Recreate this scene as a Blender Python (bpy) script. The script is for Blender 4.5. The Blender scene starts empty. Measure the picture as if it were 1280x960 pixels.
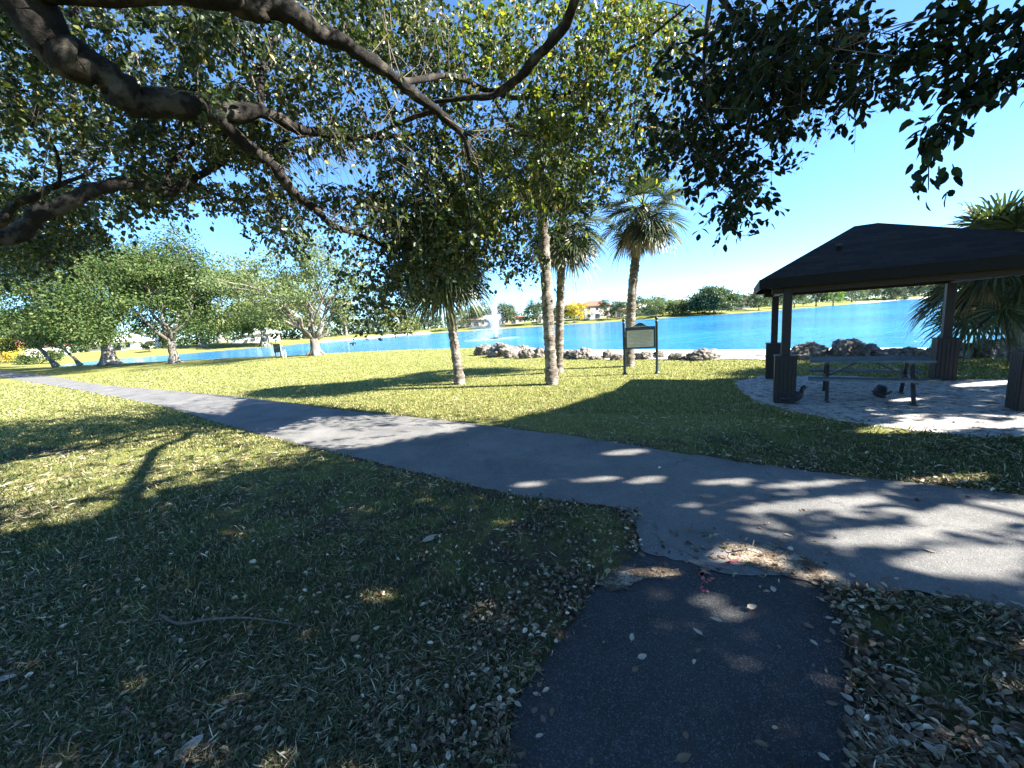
import bpy, math, random
import numpy as np
from mathutils import Vector, Matrix, noise as mnoise

SC = bpy.context.scene
COL = SC.collection
H = 1.9                      # eye height above the lawn
F = 500.0                    # focal length in photo pixels (1280 wide)
PITCH, ROLL = math.radians(8.7), math.radians(3.9)
WATER_Z = -0.35
SUN = np.array([-1.33, 0.30, -1.0])       # where the light travels, per metre of drop
R3 = (Matrix.Rotation(math.radians(90) - PITCH, 3, 'X') @ Matrix.Rotation(-ROLL, 3, 'Z'))
RN = np.array(R3)
CAM = np.array([0, 0, H])

# ------------------------------------------------------------------ places
def ray(px, py):
    c = np.stack([(np.asarray(px, float) - 640) / F, -(np.asarray(py, float) - 480) / F, -np.ones_like(np.asarray(px, float))], -1)
    return c @ RN.T

def at(px, py, y):
    r = ray(px, py); t = np.asarray(y) / r[..., 1]
    return CAM + r * t[..., None]

def on(px, py, z=0.0):
    r = ray(px, py); t = (z - H) / r[..., 2]
    return CAM + r * t[..., None]

def proj(p):
    c = (np.asarray(p, float) - CAM) @ RN
    d = -c[..., 2]
    d = np.where(d < 1e-3, 1e-3, d)
    return np.stack([640 + F * c[..., 0] / d, 480 - F * c[..., 1] / d, -c[..., 2]], -1)

def inpoly(pts, poly):
    x, y = pts[..., 0], pts[..., 1]
    res = np.zeros(x.shape, bool)
    n = len(poly); j = n - 1
    for i in range(n):
        xi, yi = poly[i][0], poly[i][1]; xj, yj = poly[j][0], poly[j][1]
        if yi != yj:
            c = ((yi > y) != (yj > y)) & (x < (xj - xi) * (y - yi) / (yj - yi) + xi)
            res ^= c
        j = i
    return res

def polydist(pts, poly, closed=True):
    p = np.asarray(pts, float)[..., :2]
    best = np.full(p.shape[:-1], 1e18)
    n = len(poly)
    for i in range(n if closed else n - 1):
        a = np.array(poly[i][:2], float); b = np.array(poly[(i + 1) % n][:2], float)
        ab = b - a; l2 = max(ab @ ab, 1e-12)
        t = np.clip(((p - a) @ ab) / l2, 0, 1)
        q = p - (a + t[..., None] * ab)
        best = np.minimum(best, (q * q).sum(-1))
    return np.sqrt(best)

def sstep(a, b, x):
    t = np.clip((x - a) / (b - a), 0, 1)
    return t * t * (3 - 2 * t)

# ------------------------------------------------------------------ object helpers
def tag(o, label=None, cat=None, group=None, kind=None):
    if label: o['label'] = label
    if cat: o['category'] = cat
    if group: o['group'] = group
    if kind: o['kind'] = kind
    return o

def empty(name, loc, rz=0.0):
    o = bpy.data.objects.new(name, None); COL.objects.link(o)
    o.location = [float(v) for v in loc]; o.rotation_euler = (0, 0, rz); o.empty_display_size = 0.2
    return o

def thing(name, label, cat, loc, rz=0.0, group=None):
    return tag(empty(name, loc, rz), label, cat, group)

def link(name, me, mat, parent=None, loc=None):
    o = bpy.data.objects.new(name, me); COL.objects.link(o)
    if mat is not None: me.materials.append(mat)
    if parent is not None: o.parent = parent
    if loc is not None: o.location = [float(v) for v in loc]
    return o

def np_mesh(name, verts, faces, smooth=False):
    """verts (N,3); faces: list of (M,k) arrays"""
    me = bpy.data.meshes.new(name)
    verts = np.ascontiguousarray(verts, np.float32)
    if not isinstance(faces, (list, tuple)): faces = [faces]
    faces = [np.asarray(f, np.int32) for f in faces if len(f)]
    me.vertices.add(len(verts)); me.vertices.foreach_set('co', verts.ravel())
    nl = sum(f.size for f in faces); nf = sum(len(f) for f in faces)
    me.loops.add(nl); me.polygons.add(nf)
    me.loops.foreach_set('vertex_index', np.concatenate([f.ravel() for f in faces]))
    tot = np.concatenate([np.full(len(f), f.shape[1], np.int32) for f in faces])
    st = np.concatenate([[0], np.cumsum(tot)[:-1]]).astype(np.int32)
    me.polygons.foreach_set('loop_start', st)
    if smooth: me.polygons.foreach_set('use_smooth', np.ones(nf, bool))
    me.update(calc_edges=True); me.validate()
    return me

class MB:
    def __init__(s): s.v = []; s.f = []; s.sm = []
    def add(s, verts, faces, smooth=False):
        o = len(s.v); s.v += [tuple(float(c) for c in v) for v in verts]
        s.f += [tuple(i + o for i in f) for f in faces]; s.sm += [smooth] * len(faces)
    def box(s, c, size, rot=None):
        x, y, z = [k / 2 for k in size]
        vs = [Vector((a * x, b * y, e * z)) for e in (-1, 1) for a, b in ((-1, -1), (1, -1), (1, 1), (-1, 1))]
        if rot is not None: vs = [rot @ v for v in vs]
        vs = [v + Vector(c) for v in vs]
        s.add(vs, [(3, 2, 1, 0), (4, 5, 6, 7), (0, 1, 5, 4), (1, 2, 6, 5), (2, 3, 7, 6), (3, 0, 4, 7)])
    def bar(s, a, b, w, h=None):
        """rectangular bar between two points"""
        a, b = Vector(a), Vector(b); d = b - a; h = h or w
        q = d.to_track_quat('Z', 'Y').to_matrix()
        s.box((a + b) / 2, (w, h, d.length), q)
    def tube(s, pts, rad, seg=10, jit=0.0, rng=None, cap=True, ecc=1.0):
        pts = [Vector([float(c) for c in p]) for p in pts]; n = len(pts)
        if not hasattr(rad, '__len__'): rad = [rad] * n
        up = Vector((0.03, 0.01, 1)); vs = []
        prevx = None
        for i in range(n):
            t = (pts[min(i + 1, n - 1)] - pts[max(i - 1, 0)]).normalized()
            if prevx is None:
                x = t.cross(up)
                if x.length < 1e-3: x = t.cross(Vector((1, 0, 0)))
            else:
                x = prevx - t * prevx.dot(t)
            x.normalize(); y = t.cross(x); prevx = x
            for k in range(seg):
                a = 2 * math.pi * k / seg
                r = rad[i] * (1 + (rng.uniform(-jit, jit) if jit else 0))
                vs.append(pts[i] + x * (math.cos(a) * r) + y * (math.sin(a) * r * ecc))
        fs = [(i * seg + k, i * seg + (k + 1) % seg, (i + 1) * seg + (k + 1) % seg, (i + 1) * seg + k) for i in range(n - 1) for k in range(seg)]
        if cap:
            fs.append(tuple(range(seg - 1, -1, -1))); fs.append(tuple((n - 1) * seg + k for k in range(seg)))
        s.add(vs, fs, True)
    def lathe(s, c, prof, seg=16):
        c = Vector(c); vs = []
        for r, z in prof:
            for k in range(seg):
                a = 2 * math.pi * k / seg
                vs.append(c + Vector((r * math.cos(a), r * math.sin(a), z)))
        fs = [(i * seg + k, i * seg + (k + 1) % seg, (i + 1) * seg + (k + 1) % seg, (i + 1) * seg + k) for i in range(len(prof) - 1) for k in range(seg)]
        fs.append(tuple(range(seg - 1, -1, -1))); fs.append(tuple((len(prof) - 1) * seg + k for k in range(seg)))
        s.add(vs, fs, True)
    def mesh(s, name):
        me = bpy.data.meshes.new(name); me.from_pydata(s.v, [], s.f)
        me.polygons.foreach_set('use_smooth', s.sm); me.update()
        return me
    def build(s, name, mat, parent=None, bevel=0.0):
        o = link(name, s.mesh(name), mat, parent)
        if bevel:
            m = o.modifiers.new('bevel', 'BEVEL'); m.width = bevel; m.segments = 2; m.limit_method = 'ANGLE'
        return o

def smooth_path(pts, n=6):
    P = [np.asarray(p, float) for p in pts]; out = []
    for i in range(len(P) - 1):
        p0, p1, p2, p3 = P[max(i - 1, 0)], P[i], P[i + 1], P[min(i + 2, len(P) - 1)]
        for k in range(n):
            t = k / n
            out.append(.5 * ((2 * p1) + (-p0 + p2) * t + (2 * p0 - 5 * p1 + 4 * p2 - p3) * t * t + (-p0 + 3 * p1 - 3 * p2 + p3) * t ** 3))
    out.append(P[-1]); return out

def copy_tree(o, parent=None):
    c = o.copy(); COL.objects.link(c)
    if parent is not None: c.parent = parent
    for ch in list(o.children): copy_tree(ch, c)
    return c

# ------------------------------------------------------------------ materials
def mat_new(name):
    m = bpy.data.materials.new(name); m.use_nodes = True
    nt = m.node_tree; nt.nodes.clear()
    out = nt.nodes.new('ShaderNodeOutputMaterial')
    return m, nt, out

def N(nt, typ, **kw):
    n = nt.nodes.new(typ)
    for k, v in kw.items():
        if k in n.inputs and not hasattr(n, k): n.inputs[k].default_value = v
        else: setattr(n, k, v)
    return n

def ramp(nt, stops, src=None, interp='LINEAR'):
    r = nt.nodes.new('ShaderNodeValToRGB'); r.color_ramp.interpolation = interp
    e = r.color_ramp.elements
    while len(e) < len(stops): e.new(0.5)
    for el, (p, c) in zip(e, stops):
        el.position = p; el.color = (*c, 1) if len(c) == 3 else c
    if src is not None: nt.links.new(src, r.inputs[0])
    return r

def noise(nt, scale, detail=6, rough=.6, vec=None, dist=0.0):
    n = nt.nodes.new('ShaderNodeTexNoise'); n.inputs['Scale'].default_value = scale
    n.inputs['Detail'].default_value = detail; n.inputs['Roughness'].default_value = rough; n.inputs['Distortion'].default_value = dist
    if vec is not None: nt.links.new(vec, n.inputs['Vector'])
    return n

def mixc(nt, fac, a, b, mode='MIX'):
    m = nt.nodes.new('ShaderNodeMix'); m.data_type = 'RGBA'; m.blend_type = mode
    for s, v in ((0, fac), (6, a), (7, b)):
        if isinstance(v, (int, float)): m.inputs[s].default_value = v
        elif isinstance(v, tuple): m.inputs[s].default_value = (*v, 1)
        else: nt.links.new(v, m.inputs[s])
    return m.outputs[2]

def bump(nt, h, strength, dist, normal=None):
    b = nt.nodes.new('ShaderNodeBump'); b.inputs['Strength'].default_value = strength; b.inputs['Distance'].default_value = dist
    nt.links.new(h, b.inputs['Height'])
    if normal is not None: nt.links.new(normal, b.inputs['Normal'])
    return b.outputs[0]

def principled(nt, out, col, rough=.7, spec=.4, normal=None, metal=0.0):
    p = nt.nodes.new('ShaderNodeBsdfPrincipled')
    if isinstance(col, tuple): p.inputs['Base Color'].default_value = (*col, 1)
    else: nt.links.new(col, p.inputs['Base Color'])
    if isinstance(rough, (int, float)): p.inputs['Roughness'].default_value = rough
    else: nt.links.new(rough, p.inputs['Roughness'])
    p.inputs['Specular IOR Level'].default_value = spec; p.inputs['Metallic'].default_value = metal
    if normal is not None: nt.links.new(normal, p.inputs['Normal'])
    if out is not None: nt.links.new(p.outputs[0], out.inputs[0])
    return p

def mat_simple(name, a, b, scale=8.0, rough=.7, spec=.35, bs=.3, bd=.01, metal=0.0, detail=8, coord='Object'):
    m, nt, out = mat_new(name)
    tc = N(nt, 'ShaderNodeTexCoord')
    n = noise(nt, scale, detail, .65, tc.outputs[coord])
    r = ramp(nt, [(.3, a), (.7, b)], n.outputs[0])
    principled(nt, out, r.outputs[0], rough, spec, bump(nt, n.outputs[0], bs, bd) if bs else None, metal)
    return m

def mat_leaf(name, stops, rough=.42, spec=.4, trans=.35, tcol=(1.6, 1.7, .7)):
    m, nt, out = mat_new(name)
    g = N(nt, 'ShaderNodeNewGeometry')
    r = ramp(nt, stops, g.outputs['Random Per Island'])
    p = principled(nt, None, r.outputs[0], rough, spec)
    if trans:
        t = N(nt, 'ShaderNodeBsdfTranslucent')
        nt.links.new(mixc(nt, 1.0, r.outputs[0], tcol, 'MULTIPLY'), t.inputs[0])
        mx = N(nt, 'ShaderNodeMixShader'); mx.inputs[0].default_value = trans
        nt.links.new(p.outputs[0], mx.inputs[1]); nt.links.new(t.outputs[0], mx.inputs[2])
        nt.links.new(mx.outputs[0], out.inputs[0])
    else: nt.links.new(p.outputs[0], out.inputs[0])
    return m

def mat_bark(name, a, b, c, scale=5.0, stretch=(1, 1, .25), bd=.03):
    m, nt, out = mat_new(name)
    tc = N(nt, 'ShaderNodeTexCoord'); mp = N(nt, 'ShaderNodeMapping'); mp.inputs['Scale'].default_value = stretch
    nt.links.new(tc.outputs['Object'], mp.inputs[0])
    n1 = noise(nt, scale, 8, .7, mp.outputs[0], .6); n2 = noise(nt, scale * .35, 4, .6, tc.outputs['Object'])
    r1 = ramp(nt, [(.35, a), (.65, b)], n1.outputs[0])
    r2 = ramp(nt, [(.5, (0, 0, 0)), (.62, (1, 1, 1))], n2.outputs[0])
    col = mixc(nt, r2.outputs[0], r1.outputs[0], c)
    principled(nt, out, col, .9, .2, bump(nt, n1.outputs[0], .8, bd))
    return m

M = {}
# --- lawn (colour only; blades are geometry)
def mat_ground():
    m, nt, out = mat_new('lawn_soil_and_turf')
    g = N(nt, 'ShaderNodeNewGeometry'); pos = g.outputs['Position']
    at_ = N(nt, 'ShaderNodeAttribute'); at_.attribute_name = 'wear'
    big = noise(nt, .35, 5, .6, pos); mid = noise(nt, 2.2, 6, .65, pos); fine = noise(nt, 28, 6, .75, pos)
    turf = ramp(nt, [(.3, (.06, .085, .02)), (.5, (.15, .16, .04)), (.7, (.29, .265, .10))], mixc(nt, .5, mid.outputs[0], big.outputs[0]))
    turf2 = mixc(nt, ramp(nt, [(.35, (0, 0, 0)), (.75, (1, 1, 1))], fine.outputs[0]).outputs[0], turf.outputs[0], (.26, .26, .08))
    turf3 = mixc(nt, ramp(nt, [(.25, (1, 1, 1)), (.45, (0, 0, 0))], fine.outputs[0]).outputs[0], turf2, (.055, .075, .015))
    soil = ramp(nt, [(.3, (.035, .027, .02)), (.55, (.09, .068, .048)), (.8, (.2, .155, .11))], fine.outputs[0])
    w = N(nt, 'ShaderNodeMath', operation='ADD'); nt.links.new(at_.outputs['Fac'], w.inputs[0])
    w2 = N(nt, 'ShaderNodeMath', operation='MULTIPLY_ADD'); nt.links.new(mid.outputs[0], w2.inputs[0]); w2.inputs[1].default_value = 1.2; w2.inputs[2].default_value = -.6
    nt.links.new(w2.outputs[0], w.inputs[1])
    wr = ramp(nt, [(.35, (0, 0, 0)), (.6, (1, 1, 1))], w.outputs[0])
    col = mixc(nt, wr.outputs[0], turf3, soil.outputs[0])
    principled(nt, out, col, .95, .1, bump(nt, fine.outputs[0], 1.0, .04))
    return m
M['ground'] = mat_ground()

def mat_sand(name, a, b, dark, df, scale=1.2, fs=40):
    m, nt, out = mat_new(name)
    g = N(nt, 'ShaderNodeNewGeometry'); pos = g.outputs['Position']
    n1 = noise(nt, scale, 6, .65, pos); n2 = noise(nt, fs, 5, .7, pos); n3 = noise(nt, 6, 6, .7, pos)
    c = ramp(nt, [(.3, a), (.7, b)], n1.outputs[0])
    sp = ramp(nt, [(df, (1, 1, 1)), (df + .1, (0, 0, 0))], mixc(nt, .55, n2.outputs[0], n3.outputs[0]))
    col = mixc(nt, sp.outputs[0], c.outputs[0], dark)
    h = mixc(nt, .5, n2.outputs[0], n3.outputs[0])
    principled(nt, out, col, .95, .15, bump(nt, h, .9, .05))
    return m
M['sand'] = mat_sand('beach_sand', (.62, .58, .50), (.74, .71, .64), (.45, .40, .32), .28)
M['pad_sand'] = mat_sand('pavilion_sand', (.40, .39, .37), (.56, .54, .51), (.12, .10, .08), .42, 1.0, 22)
M['dirt'] = mat_sand('junction_dirt', (.24, .195, .14), (.46, .39, .29), (.09, .065, .045), .47, 3, 60)

def mat_asphalt(name, a, b, stain, scale=160, bd=.006, speck=.3):
    m, nt, out = mat_new(name)
    g = N(nt, 'ShaderNodeNewGeometry'); pos = g.outputs['Position']
    v = N(nt, 'ShaderNodeTexVoronoi'); v.inputs['Scale'].default_value = scale; nt.links.new(pos, v.inputs['Vector'])
    n1 = noise(nt, 1.1, 6, .65, pos); n2 = noise(nt, 55, 6, .75, pos); n3 = noise(nt, 4.5, 6, .7, pos)
    c = ramp(nt, [(.32, a), (.68, b)], mixc(nt, .6, n2.outputs[0], n1.outputs[0]))
    agg = ramp(nt, [(.0, (.0, .0, .0)), (.66, (0, 0, 0)), (.9, (1, 1, 1))], v.outputs['Color'])
    col = mixc(nt, mixc(nt, 1 - speck, agg.outputs[0], (0, 0, 0)), c.outputs[0], tuple(min(k * 3.4, .5) for k in b))
    ck = N(nt, 'ShaderNodeTexVoronoi'); ck.feature = 'DISTANCE_TO_EDGE'; ck.inputs['Scale'].default_value = .55
    wp = mixc(nt, .35, pos, n3.outputs['Color'], 'ADD'); nt.links.new(wp, ck.inputs['Vector'])
    cr = ramp(nt, [(.0, (.75, .75, .75)), (.006, (0, 0, 0))], ck.outputs['Distance'])
    cm = N(nt, 'ShaderNodeMath', operation='MULTIPLY'); nt.links.new(cr.outputs[0], cm.inputs[0])
    gt = ramp(nt, [(.5, (0, 0, 0)), (.58, (1, 1, 1))], n1.outputs[0]); nt.links.new(gt.outputs[0], cm.inputs[1])
    col = mixc(nt, cm.outputs[0], col, tuple(k * .35 for k in a))
    st = ramp(nt, [(.60, (0, 0, 0)), (.72, (.7, .7, .7))], n3.outputs[0])
    col = mixc(nt, st.outputs[0], col, stain)
    h = mixc(nt, .5, v.outputs['Distance'], n2.outputs[0])
    principled(nt, out, col, .85, .3, bump(nt, h, 1.0, bd))
    return m
M['path'] = mat_asphalt('weathered_asphalt', (.062, .062, .06), (.205, .198, .184), (.22, .205, .17), 130, .008, .22)
M['footpath'] = mat_asphalt('dark_asphalt', (.012, .013, .015), (.066, .066, .066), (.12, .113, .10), 180, .02, .62)

def mat_water():
    m, nt, out = mat_new('lake_water')
    g = N(nt, 'ShaderNodeNewGeometry'); pos = g.outputs['Position']
    mp = N(nt, 'ShaderNodeMapping'); mp.inputs['Scale'].default_value = (.55, 1.0, 1); mp.inputs['Rotation'].default_value = (0, 0, .3); nt.links.new(pos, mp.inputs[0])
    n1 = noise(nt, 1.6, 5, .6, mp.outputs[0], .4); n2 = noise(nt, .22, 3, .5, mp.outputs[0]); n3 = noise(nt, .03, 3, .5, pos)
    mp2 = N(nt, 'ShaderNodeMapping'); mp2.inputs['Scale'].default_value = (.25, 1.6, 1); nt.links.new(pos, mp2.inputs[0])
    n4 = noise(nt, .5, 6, .7, mp2.outputs[0], .5)
    col = ramp(nt, [(.36, (.002, .085, .21)), (.5, (.008, .15, .33)), (.64, (.025, .23, .42))], mixc(nt, .55, n4.outputs[0], n3.outputs[0]))
    b = bump(nt, n1.outputs[0], 1.0, .35)
    b = bump(nt, n2.outputs[0], .6, .5, b)
    p = principled(nt, out, col.outputs[0], .12, .5, b)
    p.inputs['IOR'].default_value = 1.33
    return m
M['water'] = mat_water()

M['bark'] = mat_bark('shade_tree_bark', (.007, .006, .006), (.026, .022, .019), (.07, .062, .05), 11, (1, 1, 1), .06)
M['bark_oak'] = mat_bark('oak_bark', (.07, .06, .05), (.20, .18, .15), (.30, .275, .235), 3, (1, 1, .3), .05)
M['bark_palm'] = mat_bark('palm_bark', (.05, .04, .032), (.24, .205, .165), (.32, .285, .24), 9, (.7, .7, 2.6), .09)
M['twig'] = mat_simple('twig_bark', (.07, .055, .04), (.17, .145, .115), 20, .9, .2, .3, .004)
M['leaf'] = mat_leaf('fig_leaves', [(0, (.014, .026, .010)), (.45, (.032, .054, .017)), (.8, (.066, .092, .028)), (.93, (.14, .145, .04)), (1, (.22, .18, .05))], .42, .5, .26)
M['leaf_sun_tint'] = mat_leaf('sun_tinted_fig_leaves', [(0, (.03, .055, .012)), (.4, (.08, .12, .02)), (.75, (.17, .20, .03)), (.92, (.28, .25, .04)), (1, (.38, .26, .06))], .36, .5, .4)  # sunlight on the middle crown put into the colour, with yellowing leaves
M['leaf_shade_tint'] = mat_leaf('shade_tinted_fig_leaves', [(0, (.004, .008, .004)), (.6, (.010, .019, .007)), (1, (.026, .042, .012))], .6, .15, .15)  # shade of backlit undersides put into the colour of the same leaf
M['leaf_oak'] = mat_leaf('oak_leaves', [(0, (.03, .06, .02)), (.5, (.062, .098, .03)), (.85, (.10, .135, .045)), (1, (.15, .165, .06))], .7, .15, .3, (1.2, 1.4, .7))
M['leaf_olive'] = mat_leaf('olive_leaves', [(0, (.09, .115, .035)), (.5, (.15, .175, .055)), (1, (.21, .22, .08))], .5, .35, .32, (1.3, 1.4, .8))
M['leaf_pale'] = mat_leaf('pale_leaves', [(0, (.07, .10, .04)), (.5, (.13, .17, .07)), (1, (.20, .23, .11))], .7, .15, .32, (1.3, 1.4, .8))
M['leaf_far'] = mat_leaf('far_leaves', [(0, (.032, .055, .028)), (.5, (.075, .11, .05)), (1, (.15, .18, .085))], .6, .25, .25, (1.2, 1.3, .8))
M['leaf_fardark'] = mat_leaf('far_dark_leaves', [(0, (.02, .04, .022)), (.6, (.05, .08, .038)), (1, (.09, .12, .055))], .6, .25, .2, (1.2, 1.3, .8))
M['leaf_bright'] = mat_leaf('bright_leaves', [(0, (.07, .13, .02)), (.6, (.15, .23, .04)), (1, (.24, .30, .07))], .6, .25, .3, (1.3, 1.4, .7))
M['leaf_yellow'] = mat_leaf('yellow_leaves', [(0, (.30, .25, .03)), (.6, (.52, .40, .04)), (1, (.62, .52, .09))], .6, .25, .3, (1.2, 1.1, .6))
M['palm'] = mat_leaf('palm_fronds', [(0, (.018, .032, .014)), (.6, (.05, .072, .028)), (1, (.11, .13, .055))], .45, .4, .22, (1.3, 1.4, .7))
M['palm_dead'] = mat_leaf('dead_fronds', [(0, (.10, .075, .045)), (.6, (.26, .20, .12)), (1, (.42, .34, .21))], .7, .2, .25, (1.2, 1.1, .8))
M['grass'] = mat_leaf('shade_tinted_grass_blades', [(0, (.022, .046, .014)), (.45, (.055, .085, .024)), (.66, (.095, .12, .036)), (.8, (.24, .21, .11)), (1, (.50, .44, .28))], .55, .3, .3, (1.2, 1.4, .6))  # tree shade put into the blade colour
M['lawn'] = mat_leaf('lawn_blades', [(0, (.06, .095, .02)), (.4, (.17, .18, .05)), (.75, (.32, .285, .12)), (1, (.50, .43, .25))], .55, .3, .3, (1.2, 1.3, .6))  # brighter copy for the lawn in sun, sunlight put into the colour
M['straw'] = mat_leaf('dry_strands', [(0, (.06, .042, .024)), (.35, (.17, .12, .065)), (.7, (.40, .32, .19)), (1, (.68, .60, .42))], .6, .3, .1, (1.1, 1, .8))
M['litter'] = mat_leaf('fallen_leaves', [(0, (.035, .02, .012)), (.4, (.10, .06, .032)), (.62, (.20, .125, .07)), (.78, (.36, .26, .155)), (.84, (.07, .09, .03)), (1, (.70, .58, .42))], .5, .4, .08, (1.1, 1, .8))
M['dryleaf'] = mat_leaf('dry_leaf', [(0, (.30, .22, .14)), (1, (.55, .47, .36))], .5, .4, .12, (1.1, 1, .8))
M['wood_dark'] = mat_simple('dark_brown_paint', (.010, .007, .006), (.022, .015, .012), 14, .6, .35, .25, .004)
M['wood_fascia'] = mat_simple('near_black_trim', (.004, .0035, .0035), (.010, .008, .007), 14, .7, .2, .25, .004)
M['iron'] = mat_simple('dark_green_iron', (.012, .02, .02), (.03, .04, .038), 25, .45, .5, .15, .002)
M['panel'] = mat_simple('cream_sign_panel', (.62, .53, .37), (.72, .63, .46), 6, .55, .4, .05, .001)
M['ink'] = mat_simple('sign_ink', (.05, .045, .04), (.09, .08, .06), 10, .7, .2, 0)
M['table_blue'] = mat_simple('weathered_blue_grey_plank', (.06, .085, .095), (.13, .165, .175), 9, .75, .2, .2, .003)
M['steel'] = mat_simple('galvanised_steel', (.03, .028, .028), (.07, .065, .065), 20, .45, .5, .1, .002, .6)
M['rock'] = None
M['duck'] = mat_simple('black_feathers', (.010, .010, .012), (.035, .035, .04), 30, .55, .4, .4, .008)
M['duck_red'] = mat_simple('red_face_skin', (.30, .03, .02), (.45, .06, .04), 40, .6, .4, .2, .003)
M['wall_cream'] = mat_simple('cream_stucco', (.60, .54, .44), (.70, .64, .54), 2, .9, .2, .1, .01)
M['wall_white'] = mat_simple('white_stucco', (.72, .71, .68), (.80, .79, .76), 2, .9, .2, .1, .01)
M['wall_tan'] = mat_simple('tan_stucco', (.46, .36, .26), (.56, .45, .34), 2, .9, .2, .1, .01)
M['tile_red'] = mat_simple('red_roof_tiles', (.24, .075, .05), (.38, .14, .095), 3, .85, .2, .4, .05)
M['tile_pink'] = mat_simple('pink_roof_tiles', (.50, .17, .14), (.62, .25, .20), 3, .85, .2, .4, .05)
M['tile_tan'] = mat_simple('tan_roof_tiles', (.42, .26, .17), (.55, .37, .26), 3, .85, .2, .4, .05)
M['tile_white'] = mat_simple('white_roof_tiles', (.68, .67, .65), (.8, .79, .77), 3, .85, .2, .3, .05)
M['glass'] = mat_simple('dark_window_glass', (.02, .03, .035), (.05, .06, .07), 2, .1, .6, 0)
M['paint_red'] = mat_simple('pink_red_spray_paint', (.20, .05, .06), (.36, .11, .12), 40, .7, .3, .2, .003)

def mat_rock():
    m, nt, out = mat_new('lake_boulder')
    tc = N(nt, 'ShaderNodeTexCoord'); oi = N(nt, 'ShaderNodeObjectInfo')
    n1 = noise(nt, 2.2, 8, .7, tc.outputs['Object'], .8); n2 = noise(nt, 9, 8, .75, tc.outputs['Object'])
    c = ramp(nt, [(.36, (.02, .018, .016)), (.46, (.12, .105, .09)), (.56, (.30, .265, .225)), (.7, (.50, .46, .41))], mixc(nt, .5, n1.outputs[0], n2.outputs[0]))
    principled(nt, out, c.outputs[0], .9, .2, bump(nt, mixc(nt, .5, n1.outputs[0], n2.outputs[0]), 1.0, .12))
    return m
M['rock'] = mat_rock()

def mat_shingle():
    m, nt, out = mat_new('dark_brown_shingles')
    uv = N(nt, 'ShaderNodeUVMap')
    b = N(nt, 'ShaderNodeTexBrick'); b.inputs['Scale'].default_value = 1.0
    b.inputs['Brick Width'].default_value = .30; b.inputs['Row Height'].default_value = .13; b.inputs['Mortar Size'].default_value = .008
    b.inputs['Color1'].default_value = (.008, .007, .007, 1); b.inputs['Color2'].default_value = (.034, .026, .021, 1); b.inputs['Mortar'].default_value = (.008, .006, .006, 1)
    nt.links.new(uv.outputs[0], b.inputs['Vector'])
    n = noise(nt, 30, 6, .7, uv.outputs[0])
    col = mixc(nt, .3, b.outputs[0], mixc(nt, n.outputs[0], (.008, .006, .006), (.04, .031, .025)))
    bb = bump(nt, b.outputs['Fac'], -.8, .02); bb = bump(nt, n.outputs[0], .6, .01, bb)
    principled(nt, out, col, .9, .2, bb)
    return m
M['shingle'] = mat_shingle()

def mat_spray(name, dens):
    m, nt, out = mat_new(name)
    d = N(nt, 'ShaderNodeBsdfDiffuse'); d.inputs[0].default_value = (.9, .92, .95, 1)
    t = N(nt, 'ShaderNodeBsdfTranslucent'); t.inputs[0].default_value = (.9, .92, .95, 1)
    tr = N(nt, 'ShaderNodeBsdfTransparent')
    m1 = N(nt, 'ShaderNodeMixShader'); m1.inputs[0].default_value = .5
    nt.links.new(d.outputs[0], m1.inputs[1]); nt.links.new(t.outputs[0], m1.inputs[2])
    m2 = N(nt, 'ShaderNodeMixShader'); m2.inputs[0].default_value = dens
    nt.links.new(tr.outputs[0], m2.inputs[1]); nt.links.new(m1.outputs[0], m2.inputs[2]); nt.links.new(m2.outputs[0], out.inputs[0])
    return m
M['spray'] = mat_spray('fountain_water', .75)
M['mist'] = mat_spray('fountain_mist', .22)

# ------------------------------------------------------------------ outlines
UP = [(-60, 462.5), (0, 464.5), (60, 470), (110, 479), (230, 490), (330, 500), (430, 513), (520, 522), (600, 531), (730, 548), (860, 568), (960, 583), (1080, 598), (1280, 620), (1500, 646), (1900, 694)]
LO = [(1900, 868), (1500, 800), (1280, 768), (1200, 752), (1120, 742), (1040, 734), (980, 724), (900, 716), (800, 690), (792, 640), (700, 627), (640, 618), (600, 610), (520, 592), (430, 568), (400, 562), (330, 545), (260, 525), (200, 507), (100, 488), (0, 471.5), (-60, 468)]
def jag(poly, step, amp, seed, closed=True):
    rng = random.Random(seed); out = []
    n = len(poly)
    for i in range(n if closed else n - 1):
        a = np.array(poly[i][:2]); b = np.array(poly[(i + 1) % n][:2]); L = np.linalg.norm(b - a)
        st = max(step, .012 * min(np.linalg.norm(a), np.linalg.norm(b)))
        k = max(1, int(L / st)); nn = np.array([-(b - a)[1], (b - a)[0]]) / max(L, 1e-6)
        for j in range(k):
            p = a + (b - a) * j / k
            q = mnoise.noise(Vector((p[0] * 3, p[1] * 3, seed))) * amp * 1.6 + rng.uniform(-1, 1) * amp * .5
            out.append(p + nn * q)
    return out
up = [on(*p) for p in UP]; lo = [on(*p) for p in LO]
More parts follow.
